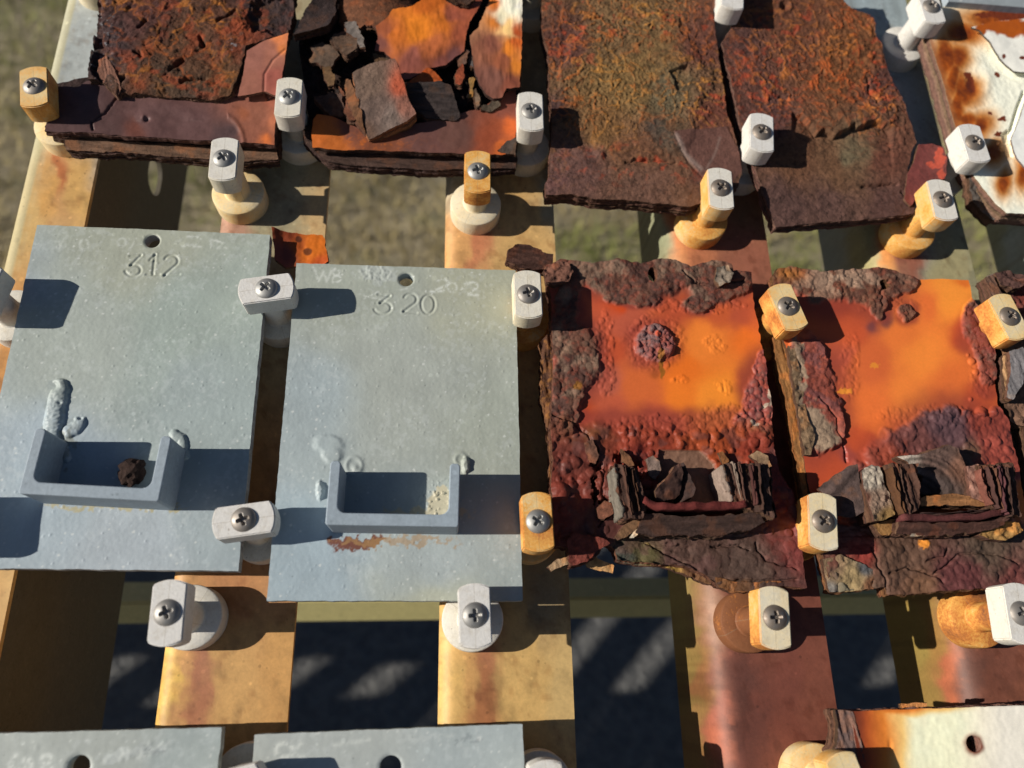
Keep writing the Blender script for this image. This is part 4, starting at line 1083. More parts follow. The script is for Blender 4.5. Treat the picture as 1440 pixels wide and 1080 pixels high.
def p9_top(U, V, px, py):
    a, b, e, low = p9_masks(U, V, px, py)
    g1 = domes(U * .34, V * .34, 121, .3, .75); g2 = domes(U * .6, V * .6, 122, .25, .65); g3 = np.maximum(domes(U * .15, V * .15, 123, .15, .7, .5), .7 * domes(U * .26, V * .26, 125, .2, .7, .5))
    h = .3 * sn(U * .03, V * .03, 2, 14) + 1.0 * gm(px, py, [(1270, 530, 110, 90)])
    lumpy = np.maximum(np.maximum(g1 * 1.5, g2 * .8), domes(U * .19, V * .19, 124, .3, .7, .5) * 2.0)
    h = h + a * (.8 + lumpy * .7 + .6 * sn(U * .2, V * .2, 4, 8)) + b * (1.3 + lumpy * .5 + .8 * sn(U * .14, V * .14, 3, 18)) + e * (.8 + lumpy * .9)
    h = h + low * (.8 + 2.4 * (fbm(U * .1, V * .1, 3, 31) - .45) + np.where(py < 745, g3 * 1.6 + g1 * .6, g1 * .8 + .3 * g3))
    h = h + (.25 * g2 + .4 * g1) * sst(.4, .7, gm(px, py, [(1310, 585, 90, 16), (1195, 520, 14, 50), (1380, 520, 20, 40), (1250, 430, 50, 10)], 4, .08, 9))
    for (x, y, r) in ((1365, 509, 5), (1371, 524, 4.5), (1360, 500, 2.5), (1378, 580, 8), (1364, 562, 3)):
        d = np.hypot(px - x, py - y) / r; h = h + .32 * r * np.sqrt(np.maximum(0, 1 - d * d)) * .6
    cr = lines_h(px, py, [[(1150, 560), (1175, 590), (1185, 620), (1190, 650)], [(1230, 738), (1262, 745), (1300, 742)], [(1308, 808), (1330, 795), (1342, 780), (1390, 778), (1430, 792)], [(1222, 770), (1235, 800), (1246, 836)], [(1248, 806), (1272, 799), (1300, 806), (1322, 820)], [(1298, 790), (1325, 783), (1330, 772)],
                          [(1096, 470), (1104, 500), (1116, 560), (1124, 640)], [(1238, 432), (1240, 410), (1248, 395)]], seed=13)
    h = h - 1.3 * cr
    h = h + 1.0 * np.where(py > 755, gm(px, py, [(1300, 790, 120, 35)]), 0) - 1.2 * sst(.5, .65, gm(px, py, [(1200, 808, 30, 20, 25)], 3, .1, 3))
    return h
def p9_col(U, V, px, py):
    c = kp(px, py, [(1300, 500, 26, S(240, 136, 58)), (1270, 470, 22, S(228, 120, 56)), (1330, 540, 24, S(222, 112, 54)), (1280, 560, 22, S(236, 130, 58)), (1340, 420, 20, S(240, 146, 58)), (1350, 398, 8, S(214, 110, 44)), (1230, 510, 20, S(206, 100, 54)), (1200, 460, 18, S(192, 84, 50)), (1180, 430, 12, S(180, 74, 44)), (1222, 460, 8, S(120, 66, 64)), (1245, 450, 7, S(120, 70, 62)),
                    (1220, 570, 18, S(224, 112, 54)), (1215, 620, 16, S(190, 80, 46)), (1240, 600, 14, S(226, 112, 52)), (1165, 660, 14, S(188, 80, 48)), (1350, 470, 14, S(186, 80, 48)), (1370, 560, 14, S(190, 82, 48)), (1300, 430, 14, S(222, 112, 54)), (1185, 500, 10, S(176, 82, 58)), (1190, 640, 10, S(156, 72, 62))], 5, .04, 13)
    a, b, e, low = p9_masks(U, V, px, py)
    raw = gm(px, py, [(1110, 392, 40, 36), (1165, 400, 66, 44), (1225, 402, 56, 44), (1236, 430, 20, 24), (1275, 441, 18, 18), (1150, 570, 44, 80), (1378, 470, 28, 44), (1390, 530, 22, 30), (1330, 615, 80, 56), (1390, 620, 40, 50), (1280, 650, 70, 50)], 4, .04, 61)
    c = mixc(c, S(140, 62, 50), sst(.2, .65, raw) * .75)
    ca = crust_cols(U, V, 19, S(116, 80, 64), S(94, 64, 54), S(130, 70, 54)); ca = mixc(ca, S(160, 136, 118), sst(.5, .65, fbm(U * .15, V * .15, 3, 24)) * gm(px, py, [(1180, 395, 60, 20)]))
    ca = mixc(ca, S(168, 110, 56), gm(px, py, [(1108, 388, 16, 8)], 3)); c = mixc(c, ca * np.array([.9, .83, .78]), a)
    cb = crust_cols(U, V, 29, S(132, 68, 56), S(112, 64, 60), S(156, 76, 56)); cb = mixc(cb, S(142, 120, 100), sst(.35, .7, gm(px, py, [(1150, 615, 30, 20), (1118, 540, 10, 70), (1140, 590, 14, 20)], 5, .1, 4) - .1 * sn(U * .4, V * .4, 3, 5))); c = mixc(c, cb, b)
    c = mixc(c, crust_cols(U, V, 39, S(128, 66, 52), S(108, 72, 62), S(120, 56, 50)), e)
    lc = kp(px, py, [(1330, 600, 30, S(108, 72, 74)), (1290, 620, 24, S(124, 70, 64)), (1400, 640, 24, S(172, 76, 62)), (1380, 590, 20, S(156, 66, 52)), (1250, 650, 20, S(166, 72, 52)), (1355, 640, 16, S(120, 84, 64)), (1210, 680, 20, S(150, 76, 66)), (1260, 780, 30, S(112, 76, 60)), (1380, 770, 30, S(102, 76, 62)), (1350, 810, 30, S(116, 60, 58)), (1210, 780, 16, S(150, 56, 46)), (1290, 822, 14, S(134, 88, 64)), (1200, 812, 12, S(150, 134, 108)), (1420, 810, 14, S(124, 64, 58)), (1190, 730, 16, S(96, 62, 56))], 7, .05, 16)
    lc = lc * (.64 + .48 * fbm(U * .3, V * .3, 4, 3))[:, None] * np.array([.76, .9, .94]); c = mixc(c, lc, low)
    oc = sst(.5, .7, gm(px, py, [(1228, 515, 6, 4), (1186, 552, 12, 5), (1296, 765, 8, 7)], 3, .2, 3)); c = mixc(c, S(222, 140, 50), oc * .8)
    return c
def p9_rough(U, V, px, py):
    a, b, e, low = p9_masks(U, V, px, py); return np.clip(.42 + .36 * np.maximum(np.maximum(a, b), e) + .1 * low + .15 * (py > 755), .3, .9)
c_ = PP(P9).mean(0)
t9 = thing('rusted_coupon', 'orange rusted coupon at the right with a clean upper right corner and split bracket', 'metal panel', c_[0], c_[1], -9)
slab('plate', t9, jag(PP(P9), .4, .8, .35, 15), 0, 7.5, p9_top, p9_col, p9_rough, 8, 1.1, .38, holes=[jag(circ(P(1242, 401), 2.2, 20, 2.7), .2, .5, .6, 3)], sidecol=S(110, 72, 46), seed=15)
flake('lamination', t9, [(1088, 472), (1098, 470), (1110, 500), (1122, 560), (1130, 640), (1136, 700), (1128, 700), (1120, 640), (1106, 560), (1094, 520)], -1.5, 6, S(150, 104, 60), 6, (.1, 0), 61, stri=.15, relief=.6, side=S(130, 84, 46))
flake('crust_edge', t9, [(1108, 486), (1120, 492), (1128, 540), (1136, 590), (1148, 610), (1140, 640), (1132, 640), (1122, 580), (1114, 530)], 2.2, 3, S(138, 112, 86), 4, (-.1, 0), 62, relief=.6)
g9 = group_part('channel_bracket', t9, 0, 0, 0)
G9 = [([(1254, 652), (1262, 690), (1272, 722)], 1.0, S(124, 84, 56), 16), ([(1262, 650), (1268, 690), (1280, 722)], .9, S(80, 58, 48), 15), ([(1270, 652), (1277, 690), (1284, 718)], 1.2, S(58, 46, 44), 13.5), ([(1281, 655), (1287, 680), (1290, 706)], 2.0, S(130, 76, 56), 15),
      ([(1264, 730), (1320, 732), (1380, 730), (1415, 722)], 3.4, S(104, 56, 54), 16), ([(1290, 722), (1340, 722), (1400, 716)], 1.0, S(72, 50, 46), 13),
      ([(1378, 655), (1386, 690), (1398, 712)], 1.0, S(118, 72, 60), 15.5), ([(1388, 652), (1396, 690), (1404, 715)], .9, S(84, 56, 50), 17), ([(1396, 652), (1404, 690), (1410, 720)], .9, S(118, 78, 60), 16), ([(1405, 653), (1411, 692), (1416, 724)], 1.4, S(100, 60, 62), 17.5), ([(1414, 652), (1419, 692), (1424, 728)], 1.0, S(82, 58, 50), 16), ([(1421, 654), (1427, 695), (1433, 730)], 1.3, S(134, 96, 64), 14)]
leaves(g9, G9, 500)
for i_, pl_ in enumerate([[(1252, 652), (1290, 652), (1294, 712), (1276, 726), (1262, 700)], [(1378, 655), (1424, 652), (1436, 728), (1396, 714), (1386, 690)]]): flake('fused_scale', g9, pl_, 14.5, 15, S(88, 61, 50), 10, (0, 0), 545 + i_, stri=.15, relief=1.4, edge=1.0, am=.5)
flake('web_block', g9, [(1262, 734), (1300, 736), (1380, 734), (1416, 726), (1412, 740), (1384, 746), (1330, 752), (1290, 752), (1262, 750)], 10.5, 11, S(84, 56, 48), 9, (0, .55), 540, stri=1.52, relief=.7, edge=1.2, am=.6, side=S(92, 64, 52))
flake('scale_chip', g9, [(1212, 662), (1228, 652), (1240, 654), (1246, 680), (1254, 700), (1258, 724), (1240, 732), (1226, 734), (1220, 710), (1214, 686)], 12, 13, lambda U, V, px, py: kp(px, py, [(1228, 675, 14, S(170, 158, 142)), (1234, 700, 14, S(150, 124, 106)), (1248, 725, 10, S(138, 108, 66)), (1218, 700, 8, S(120, 78, 62))]) * (.6 + .8 * fbm(U * .5, V * .5, 4, 3))[:, None], 8, (-.12, -.1), 63, relief=.7, edge=.9)
flake('scale_chip', g9, [(1358, 656), (1376, 652), (1386, 656), (1390, 690), (1398, 712), (1380, 706), (1364, 700), (1362, 680)], 12, 12, S(168, 124, 108), 7, (-.1, -.05), 64, relief=.6)
flake('curved_leaf', g9, [(1278, 650), (1262, 640), (1290, 640), (1330, 628), (1342, 634), (1352, 656), (1364, 690), (1352, 696), (1318, 694), (1296, 694), (1300, 668), (1288, 660)], 8, 8,
      lambda U, V, px, py: (kp(px, py, [(1270, 645, 10, S(140, 130, 120)), (1320, 645, 14, S(78, 60, 54)), (1345, 660, 12, S(100, 70, 56)), (1325, 685, 12, S(72, 60, 56))]) * (.45 + 1.1 * vn(np.hypot(px - 1290, py - 705) * .25, px * .01, 3))[:, None]), 8, (.15, .1), 65, edge=1.0,
      top=lambda U, V, px, py: .9 * vn(np.hypot(px - 1290, py - 705) * .22, px * .01, 4) + .3 * sn(U * .5, V * .5, 3, 5))
flake('scale_chip', g9, [(1284, 704), (1300, 698), (1340, 694), (1380, 700), (1402, 706), (1380, 712), (1330, 710), (1296, 712)], 12, 6, S(160, 112, 72), 6, (0, .1), 66, stri=1.5, relief=.5)
flake('scale_chip', g9, [(1386, 736), (1410, 732), (1432, 735), (1440, 746), (1430, 752), (1415, 760), (1395, 758), (1378, 752)], 8, 8, S(160, 122, 72), 3, (0, .3), 67, relief=1.0)
flake('scale_chip', g9, [(1228, 738), (1258, 730), (1262, 742), (1250, 752), (1240, 752)], 7, 6, S(150, 110, 66), 6, (.1, .2), 68, stri=.6)
flake('scale_chip', g9, [(1290, 742), (1330, 738), (1336, 746), (1310, 752), (1280, 754)], 9, 4, S(160, 146, 130), 5, (0, .2), 69, stri=1.4)
# curled dark flake beside the bracket
flake('curled_flake', t9, [(1154, 686), (1170, 672), (1190, 656), (1200, 655), (1206, 680), (1216, 720), (1200, 728), (1178, 722), (1176, 700), (1160, 692)], 8, 1.8, S(86, 70, 66), 3, (.25, .12), 70, relief=.5, top=lambda U, V, px, py: 1.2 * np.exp(-(dline(px, py, [(1158, 704), (1180, 680), (1200, 657)]) / 7) ** 2))
flake('torn_corner', t9, [(1156, 786), (1180, 780), (1205, 790), (1226, 800), (1240, 826), (1205, 830), (1166, 833)], 1.8, 3, lambda U, V, px, py: kp(px, py, [(1175, 800, 10, S(128, 104, 80)), (1200, 812, 12, S(150, 128, 92)), (1215, 800, 8, S(84, 84, 86)), (1168, 828, 6, S(118, 112, 106)), (1225, 822, 8, S(120, 80, 56))]) * (.6 + .8 * fbm(U * .4, V * .4, 4, 8))[:, None], 4, (0, .05), 71, relief=.7)
# ------------------------------------------------------------------ upper row
def fil_col(U, V, seed, base, f1, f2, amt, sc=.22):
    """rust filaments f1/f2 over base; amt per point"""
    wu = U + 3.2 * sn(U * .12, V * .12, 3, seed); wv = V + 3.2 * sn(U * .12, V * .12, 3, seed + 40)
    r = ridge(wu * sc, wv * sc, seed + 2, 3)
    k = sst(.25, .7, r) * amt
    ff = mixc(np.tile(f1, (len(U), 1)), np.tile(f2, (len(U), 1)), sst(.4, .6, fbm(U * .05, V * .05, 2, seed + 8)))
    c = base * (.58 + .52 * fbm(U * .35, V * .35, 5, seed + 1))[:, None]
    c = mixc(c, ff * (.7 + .6 * fbm(U * .8, V * .8, 3, seed + 6))[:, None], k * .78)
    pit = sst(.58, .74, fbm(U * .5, V * .5, 3, seed + 12)) * .4
    return c * (1 - pit)[:, None]
def fil_h(U, V, seed, sc=.22):
    wu = U + 3.2 * sn(U * .12, V * .12, 3, seed); wv = V + 3.2 * sn(U * .12, V * .12, 3, seed + 40)
    return ridge(wu * sc, wv * sc, seed + 2, 3)

# --- flat brown coupon with olive centre
P3 = [(768, -40), (1002, -40), (1003, 10), (1006, 45), (1012, 90), (1018, 120), (1022, 160), (1030, 178), (1036, 200), (1044, 235), (1038, 262), (1020, 268), (990, 284), (970, 291), (930, 286), (880, 281), (840, 280), (806, 274), (768, 274), (766, 258), (772, 250), (774, 215), (776, 160), (772, 110), (770, 70), (762, 40), (762, 0)]
FL3 = [(947, 186), (985, 182), (1022, 178), (1040, 215), (1044, 240), (1030, 256), (1005, 262), (985, 246), (968, 225), (955, 205)]
def p3_amt(px, py):
    return np.clip(1.1 * gm(px, py, [(850, 40, 90, 40), (800, 110, 40, 80), (860, 130, 60, 60), (985, 110, 40, 60), (930, 20, 70, 40), (990, 150, 26, 30), (960, 140, 40, 30)], 10, .03, 2), 0, 1)
def p3_top(U, V, px, py):
    h = .5 * sn(U * .06, V * .06, 3, 51) + (.5 * (fil_h(U, V, 52) - .4) + .25 * sn(U * .9, V * .9, 3, 56)) * (.25 + p3_amt(px, py)) + .22 * sn(U * .4, V * .4, 4, 55)
    fl = inpoly(px, py, FL3)
    h = np.where(fl, .2 + .15 * sn(U * .4, V * .4, 3, 7), h)
    h = h - .6 * sst(6, 0, dline(px, py, [(950, 188), (968, 225), (988, 246)])) * ~fl
    pit = inpoly(px, py, [(939, 103), (960, 94), (967, 92), (968, 115), (955, 128), (951, 130), (948, 115)]); h = np.where(pit, h - 1.5, h)
    h = h + 1.3 * sst(262, 246, py) * 0 + .7 * gm(px, py, [(880, 120, 110, 90)])
    h = h - 1.4 * lines_h(px, py, [[(880, 228), (905, 226), (950, 230)], [(830, 28), (845, 26), (856, 30)]], seed=23, wid=1.2)
    st = sst(.5, .56, gm(px, py, [(890, 120, 112, 110)], 9, .04, 6)) ; h = h + .9 * st
    return h
def p3_col(U, V, px, py):
    b = kp(px, py, [(880, 110, 45, S(132, 102, 62)), (870, 60, 30, S(120, 92, 62)), (930, 130, 25, S(104, 92, 70)), (800, 60, 25, S(96, 60, 52)), (990, 60, 25, S(104, 64, 52)), (810, 230, 30, S(108, 76, 68)), (900, 210, 30, S(118, 80, 58)), (900, 255, 25, S(112, 80, 66)), (850, 180, 25, S(128, 92, 56)), (1000, 160, 16, S(112, 66, 52)), (935, 190, 14, S(84, 74, 62)), (1000, 220, 16, S(92, 62, 56)), (920, 180, 14, S(86, 72, 62)), (780, 150, 10, S(76, 52, 50)), (780, 250, 12, S(112, 78, 74))], 10, .03, 5)
    am = p3_amt(px, py); fl = inpoly(px, py, FL3)
    c = fil_col(U, V, 52, b, S(186, 98, 36), S(196, 130, 56), np.where(fl, 0, am * .75))
    c = mixc(c, S(164, 70, 44), sst(.62, .75, fbm(U * .25, V * .25, 4, 61)) * gm(px, py, [(810, 40, 60, 50), (960, 30, 50, 30), (900, 230, 80, 20), (1000, 130, 20, 40)]) * .8)
    c = np.where(fl[:, None], S(98, 66, 58) * (.75 + .5 * fbm(U * .4, V * .4, 4, 71))[:, None], c)
    k = np.exp(-(dline(px, py, [(950, 192), (964, 218), (985, 238)]) / 3.5) ** 2) + .5 * np.exp(-(dline(px, py, [(993, 238), (1006, 215), (1012, 194)]) / 2) ** 2)
    return mixc(c, S(140, 124, 116), np.clip(k, 0, 1) * .6)
c_ = PP(P3, 2).mean(0)
t3 = thing('rusted_coupon', 'flat brown rusted coupon with an olive centre and small peeled notch', 'metal panel', c_[0], c_[1], -11)
slab('plate', t3, jag(PP(P3, 2), .4, .8, .3, 33), 2, 9, p3_top, p3_col, .82, 9, 1.0, .42, sidecol=S(98, 68, 54), seed=33)

# --- flat brown coupon with cracked terrace
P4 = [(1015, 62), (1024, 48), (1032, 36), (1040, -40), (1172, -40), (1188, 4), (1196, 12), (1222, 20), (1231, 34), (1230, 46), (1240, 62), (1246, 88), (1254, 110), (1266, 132), (1280, 168), (1290, 200), (1284, 206), (1276, 240), (1280, 262), (1290, 276), (1286, 300), (1240, 305), (1180, 310), (1130, 314), (1092, 319), (1086, 300), (1074, 268), (1062, 238), (1052, 205), (1042, 175), (1034, 140), (1028, 110), (1020, 85)]
CR4 = [(1116, 157), (1126, 160), (1138, 172), (1150, 185), (1158, 181), (1176, 188), (1192, 180), (1202, 172), (1206, 177), (1232, 168), (1242, 172), (1254, 176), (1255, 168)]
def p4_amt(px, py):
    return np.clip(1.15 * gm(px, py, [(1150, 90, 80, 70), (1080, 80, 40, 60), (1190, 50, 40, 50), (1090, 130, 40, 40), (1230, 140, 30, 60)], 10, .03, 3), 0, 1) * np.where(py > 185, .25, 1)
def p4_below(px, py):
    xs = [p[0] for p in CR4[:-1]]; ys = [p[1] for p in CR4[:-1]]
    j = 1.5 * sn(px * .2, py * .2, 3, 4)
    yl = np.interp(px, xs, ys)
    d = py - yl + j
    return sst(0, 2.2, d) * sst(1112, 1120, px) * sst(1257, 1253, px) * np.exp(-np.maximum(d, 0) / 26)
def p4_top(U, V, px, py):
    h = .5 * sn(U * .06, V * .06, 3, 81) + (.75 * (fil_h(U, V, 82) - .4) + .2 * sn(U * .9, V * .9, 3, 86)) * (.2 + p4_amt(px, py)) + .2 * sn(U * .4, V * .4, 4, 85)
    h = h - 4.2 * p4_below(px, py)
    lift = sst(30, 0, np.abs(py - 165)) * sst(1110, 1130, px) * sst(1258, 1240, px) * (py < 192); h = h + 1.3 * lift
    h = h - 1.5 * lines_h(px, py, [[(1096, 136), (1108, 140)], [(1222, 108), (1225, 130), (1236, 148)], [(1215, 262), (1240, 260), (1262, 258)], [(1270, 270), (1282, 276), (1292, 274)]], seed=33, wid=1.6)
    h = h + .9 * sst(.4, .7, gm(px, py, [(1225, 70, 22, 60), (1262, 170, 16, 60)], 6, .05, 3)) * domes(U * .3, V * .3, 5, .3, .6) * 1.5
    r = np.hypot(px - 1104, py - 8) / 9; h = h + .7 * np.exp(-((r - 1) / .3) ** 2) - 2.0 * np.exp(-(r / .6) ** 2)
    h = h - .8 * sst(256, 268, py - .12 * (1180 - px)) 
    return h
def p4_col(U, V, px, py):
    b = kp(px, py, [(1120, 60, 30, S(108, 68, 50)), (1180, 80, 30, S(120, 76, 46)), (1060, 100, 20, S(100, 64, 54)), (1240, 110, 18, S(92, 58, 50)), (1080, 170, 18, S(92, 60, 54)), (1180, 230, 28, S(118, 84, 60)), (1200, 215, 18, S(104, 92, 70)), (1120, 220, 22, S(112, 76, 54)), (1170, 280, 25, S(100, 72, 64)), (1100, 290, 20, S(92, 66, 60)), (1250, 220, 18, S(106, 66, 52)), (1260, 285, 18, S(92, 64, 58)), (1050, 60, 14, S(90, 60, 54))], 10, .03, 8)
    c = fil_col(U, V, 82, b, S(184, 88, 36), S(192, 112, 46), p4_amt(px, py) * .85, .22)
    return mixc(c, S(164, 66, 40), sst(.6, .72, fbm(U * .3, V * .3, 4, 91)) * gm(px, py, [(1080, 110, 50, 40), (1230, 100, 30, 60), (1110, 30, 40, 20)]) * .75)
c_ = PP(P4, 2).mean(0)
t4 = thing('rusted_coupon', 'flat brown rusted coupon split by a jagged crack with a red flake at its right', 'metal panel', c_[0], c_[1], -11)
slab('plate', t4, jag(PP(P4, 2), .4, .8, .3, 83), 2, 6.5, p4_top, p4_col, .82, 9, 1.0, .42, sidecol=S(94, 66, 56), seed=83)
def red_c(U, V, px, py):
    c = np.tile(S(112, 58, 54), (len(U), 1)) * (.8 + .4 * fbm(U * .4, V * .4, 4, 3))[:, None]
    k = sst(.45, .6, gm(px, py, [(1322, 222, 7, 12), (1312, 232, 9, 5), (1325, 244, 5, 10)], 4, .15, 5)); return mixc(c, S(186, 80, 60), k * .9)
flake('red_flake', t4, [(1292, 203), (1310, 202), (1326, 207), (1332, 222), (1330, 252), (1310, 252), (1280, 290), (1272, 280), (1276, 245), (1284, 230)], 2.6, 3, red_c, 3, (0, 0), 85, relief=.2, rough=.6)

# --- crumbling coupon at the upper left: purple lower skin, thick brown core
def skin_c(px, py, U, V):
    c = kp(px, py, [(110, 150, 18, S(84, 62, 62)), (150, 175, 18, S(82, 58, 56)), (200, 165, 14, S(100, 72, 70)), (190, 180, 10, S(104, 62, 52)), (230, 180, 16, S(88, 62, 60)), (270, 175, 16, S(100, 72, 70)), (320, 190, 14, S(84, 64, 64)), (350, 178, 16, S(136, 84, 66)), (360, 160, 14, S(140, 88, 70)), (372, 198, 5, S(206, 112, 60)), (380, 170, 8, S(168, 102, 74)), (355, 110, 20, S(146, 94, 80)), (370, 80, 18, S(150, 98, 82)), (380, 100, 14, S(146, 86, 70)), (362, 130, 14, S(140, 86, 72)), (400, 66, 4, S(206, 118, 64)), (385, 110, 10, S(140, 78, 64)), (378, 140, 8, S(156, 92, 72)), (345, 160, 8, S(150, 88, 62))], 4, .06, 3)
    return c * (.85 + .3 * fbm(U * .3, V * .3, 3, 4))[:, None]
SK1 = [(74, 150), (78, 121), (104, 123), (112, 122), (122, 114), (140, 112), (160, 118), (180, 135), (230, 135), (300, 135), (325, 130), (338, 100), (345, 70), (360, 62), (385, 54), (405, 48), (401, 70), (394, 120), (388, 140), (386, 204), (375, 202), (330, 200), (260, 196), (180, 191), (120, 186), (62, 184), (64, 178), (70, 165)]
def p1_top(U, V, px, py):
    h = .35 * sn(U * .06, V * .06, 3, 111) + .05 * sn(U * .5, V * .5, 3, 3)
    h = h + .9 * gm(px, py, [(148, 145, 20, 12)]) - 1.3 * np.exp(-(((px - 206) / 4) ** 2 + ((py - 168) / 3) ** 2)) + .7 * np.exp(-(((px - 202) / 3) ** 2 + ((py - 166) / 3) ** 2))
    h = h - 1.4 * lines_h(px, py, [[(166, 137), (150, 158), (130, 170), (130, 184)], [(330, 136), (345, 130), (370, 128)], [(372, 128), (376, 140), (386, 134)]], seed=3, wid=1.3)
    h = h + .35 * np.exp(-((np.hypot(px - 235, py - 190) - 44) / 9) ** 2) * (px > 180) * (py < 170)
    h = h + .5 * np.exp(-((np.hypot((px - 305) / 1.0, (py - 205) / 1.2) - 38) / 3) ** 2) * (px > 320)
    return h
c_ = PP(SK1, 3).mean(0)
t1 = thing('rusted_coupon', 'crumbling coupon at the upper left with purple brown lower skin and thick rusty core', 'metal panel', c_[0], c_[1], -12)
slab('lower_skin', t1, jag(PP(SK1, 3), .3, .8, .3, 103), 3, 3.2, p1_top, lambda U, V, px, py: skin_c(px, py, U, V), lambda U, V, px, py: np.full(len(U), .5), 3, .8, .42, sidecol=S(74, 52, 46), seed=103)
flake('lamination', t1, [(92, 196), (110, 190), (180, 200), (300, 206), (388, 208), (392, 224), (330, 226), (200, 216), (170, 214), (92, 210)], -3, 6, S(112, 84, 66), 7, (0, .1), 105, stri=1.5, relief=.6, side=S(74, 54, 46), edge=1.2)
flake('lamination', t1, [(70, 120), (76, 128), (70, 160), (62, 180), (100, 186), (390, 206), (390, 60), (340, 60)], -.5, 10, S(60, 44, 42), 9, (0, 0), 106, side=S(70, 50, 42), edge=1.0, step=.8)
CO1 = [(122, 112), (126, 80), (133, 40), (140, -40), (416, -40), (412, 10), (404, 44), (372, 56), (346, 64), (340, 92), (332, 118), (322, 132), (300, 138), (250, 134), (200, 130), (172, 128), (164, 134), (152, 122), (140, 112)]
def co1_amt(px, py):
    return np.clip(1.2 * gm(px, py, [(255, 70, 70, 40), (190, 90, 26, 22), (280, 105, 60, 18), (300, 40, 50, 40), (280, 10, 60, 20), (170, 20, 40, 30)], 8, .05, 2), 0, 1)
def co1_top(U, V, px, py):
    tq = fbm(U * .07, V * .07, 5, 129) * 7; h = .5 * sn(U * .09, V * .09, 4, 121) + .4 * (np.floor(tq) + sst(.0, .25, tq - np.floor(tq))) - 1.6 + .35 * (fil_h(U, V, 122, .2) - .4) * (.4 + co1_amt(px, py)) + .25 * sn(U * .4, V * .4, 4, 125)
    h = h - 2.6 * lines_h(px, py, [[(190, 72), (198, 78), (196, 72)], [(168, 116), (172, 106), (165, 108)], [(240, 96), (252, 86), (258, 82)], [(280, 50), (284, 60)], [(305, 30), (325, 20), (330, 14)], [(195, 38), (205, 30)], [(255, 112), (262, 108), (285, 108)]], seed=43, wid=2.2)
    h = h - 2.4 * sst(.5, .65, gm(px, py, [(140, 80, 10, 50), (385, 20, 40, 30), (135, 30, 8, 30)], 5, .1, 4))
    edge = sst(118, 134, py) * (px > 165) * (px < 330); h = h - edge * 1.6 * (.5 + np.floor(vn(px * .03, py * .35, 4) * 5) / 5)
    return h
def co1_col(U, V, px, py):
    b = kp(px, py, [(250, 70, 30, S(104, 68, 46)), (150, 60, 20, S(78, 58, 58)), (130, 70, 12, S(64, 60, 62)), (200, 30, 25, S(92, 56, 50)), (330, 50, 20, S(104, 62, 46)), (380, 15, 22, S(66, 50, 50)), (250, 110, 20, S(94, 70, 52)), (310, 110, 14, S(106, 72, 46)), (190, 115, 10, S(124, 70, 44)), (160, 110, 10, S(110, 80, 66)), (270, 135, 12, S(90, 68, 54)), (230, 100, 14, S(86, 66, 52))], 8, .05, 7)
    c = fil_col(U, V, 122, b * .8, S(160, 80, 34), S(184, 112, 40), co1_amt(px, py) * .75, .16)
    c = mixc(c, S(146, 66, 36), sst(.52, .72, fbm(U * .2, V * .2, 4, 131)) * gm(px, py, [(310, 30, 70, 40), (200, 95, 40, 25), (280, 118, 60, 14), (275, 8, 50, 12)]) * .8)
    return mixc(c, S(150, 150, 154), sst(.68, .78, fbm(U * .6, V * .6, 3, 5)) * gm(px, py, [(140, 50, 14, 50), (328, 62, 5, 6)], 3) * .7)
flake('raised_skin', t1, [(347, 70), (372, 57), (406, 47), (402, 75), (396, 116), (390, 136), (372, 128), (352, 132), (334, 134), (341, 104)], 7.5, 2, lambda U, V, px, py: kp(px, py, [(360, 80, 16, S(150, 98, 84)), (380, 80, 14, S(156, 100, 82)), (396, 70, 6, S(210, 124, 72)), (384, 110, 12, S(150, 84, 72)), (355, 115, 12, S(146, 94, 78)), (392, 54, 6, S(220, 130, 80))]) * (.85 + .3 * fbm(U * .3, V * .3, 3, 4))[:, None], 3, (.05, 0), 109, rough=.5, am=.2, top=lambda U, V, px, py: .25 * sn(U * .08, V * .08, 3, 5) - .5 * sst(3, 0, dline(px, py, [(402, 70), (384, 84), (372, 104), (371, 128)])))
slab('rusty_core', t1, jag(PP(CO1, 7), .5, .7, .4, 107), 7, 7, co1_top, co1_col, .85, 9, 1.2, .42, sidecol=S(110, 80, 62), seed=107)
flake('lamination', t1, [(138, 84), (150, 80), (164, 104), (172, 126), (166, 134), (154, 124), (142, 112), (136, 100)], 6.5, 5, S(128, 88, 72), 6, (.2, .1), 108, stri=.3, relief=.8)

# --- crumbling coupon in the upper middle
B2 = [(440, 168), (446, 160), (470, 165), (500, 178), (560, 178), (620, 168), (680, 150), (726, 122), (726, 180), (724, 214), (705, 218), (660, 217), (600, 214), (540, 212), (480, 211), (440, 208), (438, 190)]
def b2_col(U, V, px, py):
    c = kp(px, py, [(450, 190, 12, S(196, 104, 44)), (470, 200, 12, S(184, 100, 44)), (490, 185, 12, S(110, 68, 56)), (540, 205, 12, S(124, 72, 50)), (600, 195, 16, S(104, 70, 64)), (640, 190, 14, S(100, 68, 60)), (690, 195, 12, S(140, 70, 46)), (720, 180, 8, S(196, 96, 46)), (715, 150, 10, S(130, 74, 60)), (705, 208, 8, S(190, 96, 46))], 5, .06, 3)
    return mixc(c, S(176, 94, 40), sst(.55, .65, fbm(U * .8, V * .8, 4, 3)) * gm(px, py, [(490, 203, 60, 10)]) * .8)
c_ = PP(B2, 3).mean(0)
t2 = thing('rusted_coupon', 'broken coupon in the upper middle, torn glossy orange skins over black layered rust', 'metal panel', c_[0], c_[1], -12)
slab('lower_skin', t2, jag(PP(B2, 2), .3, .8, .3, 203), 2, 3, lambda U, V, px, py: .3 * sn(U * .1, V * .1, 3, 4), b2_col, .5, 3, .8, .42, sidecol=S(66, 46, 40), seed=203)
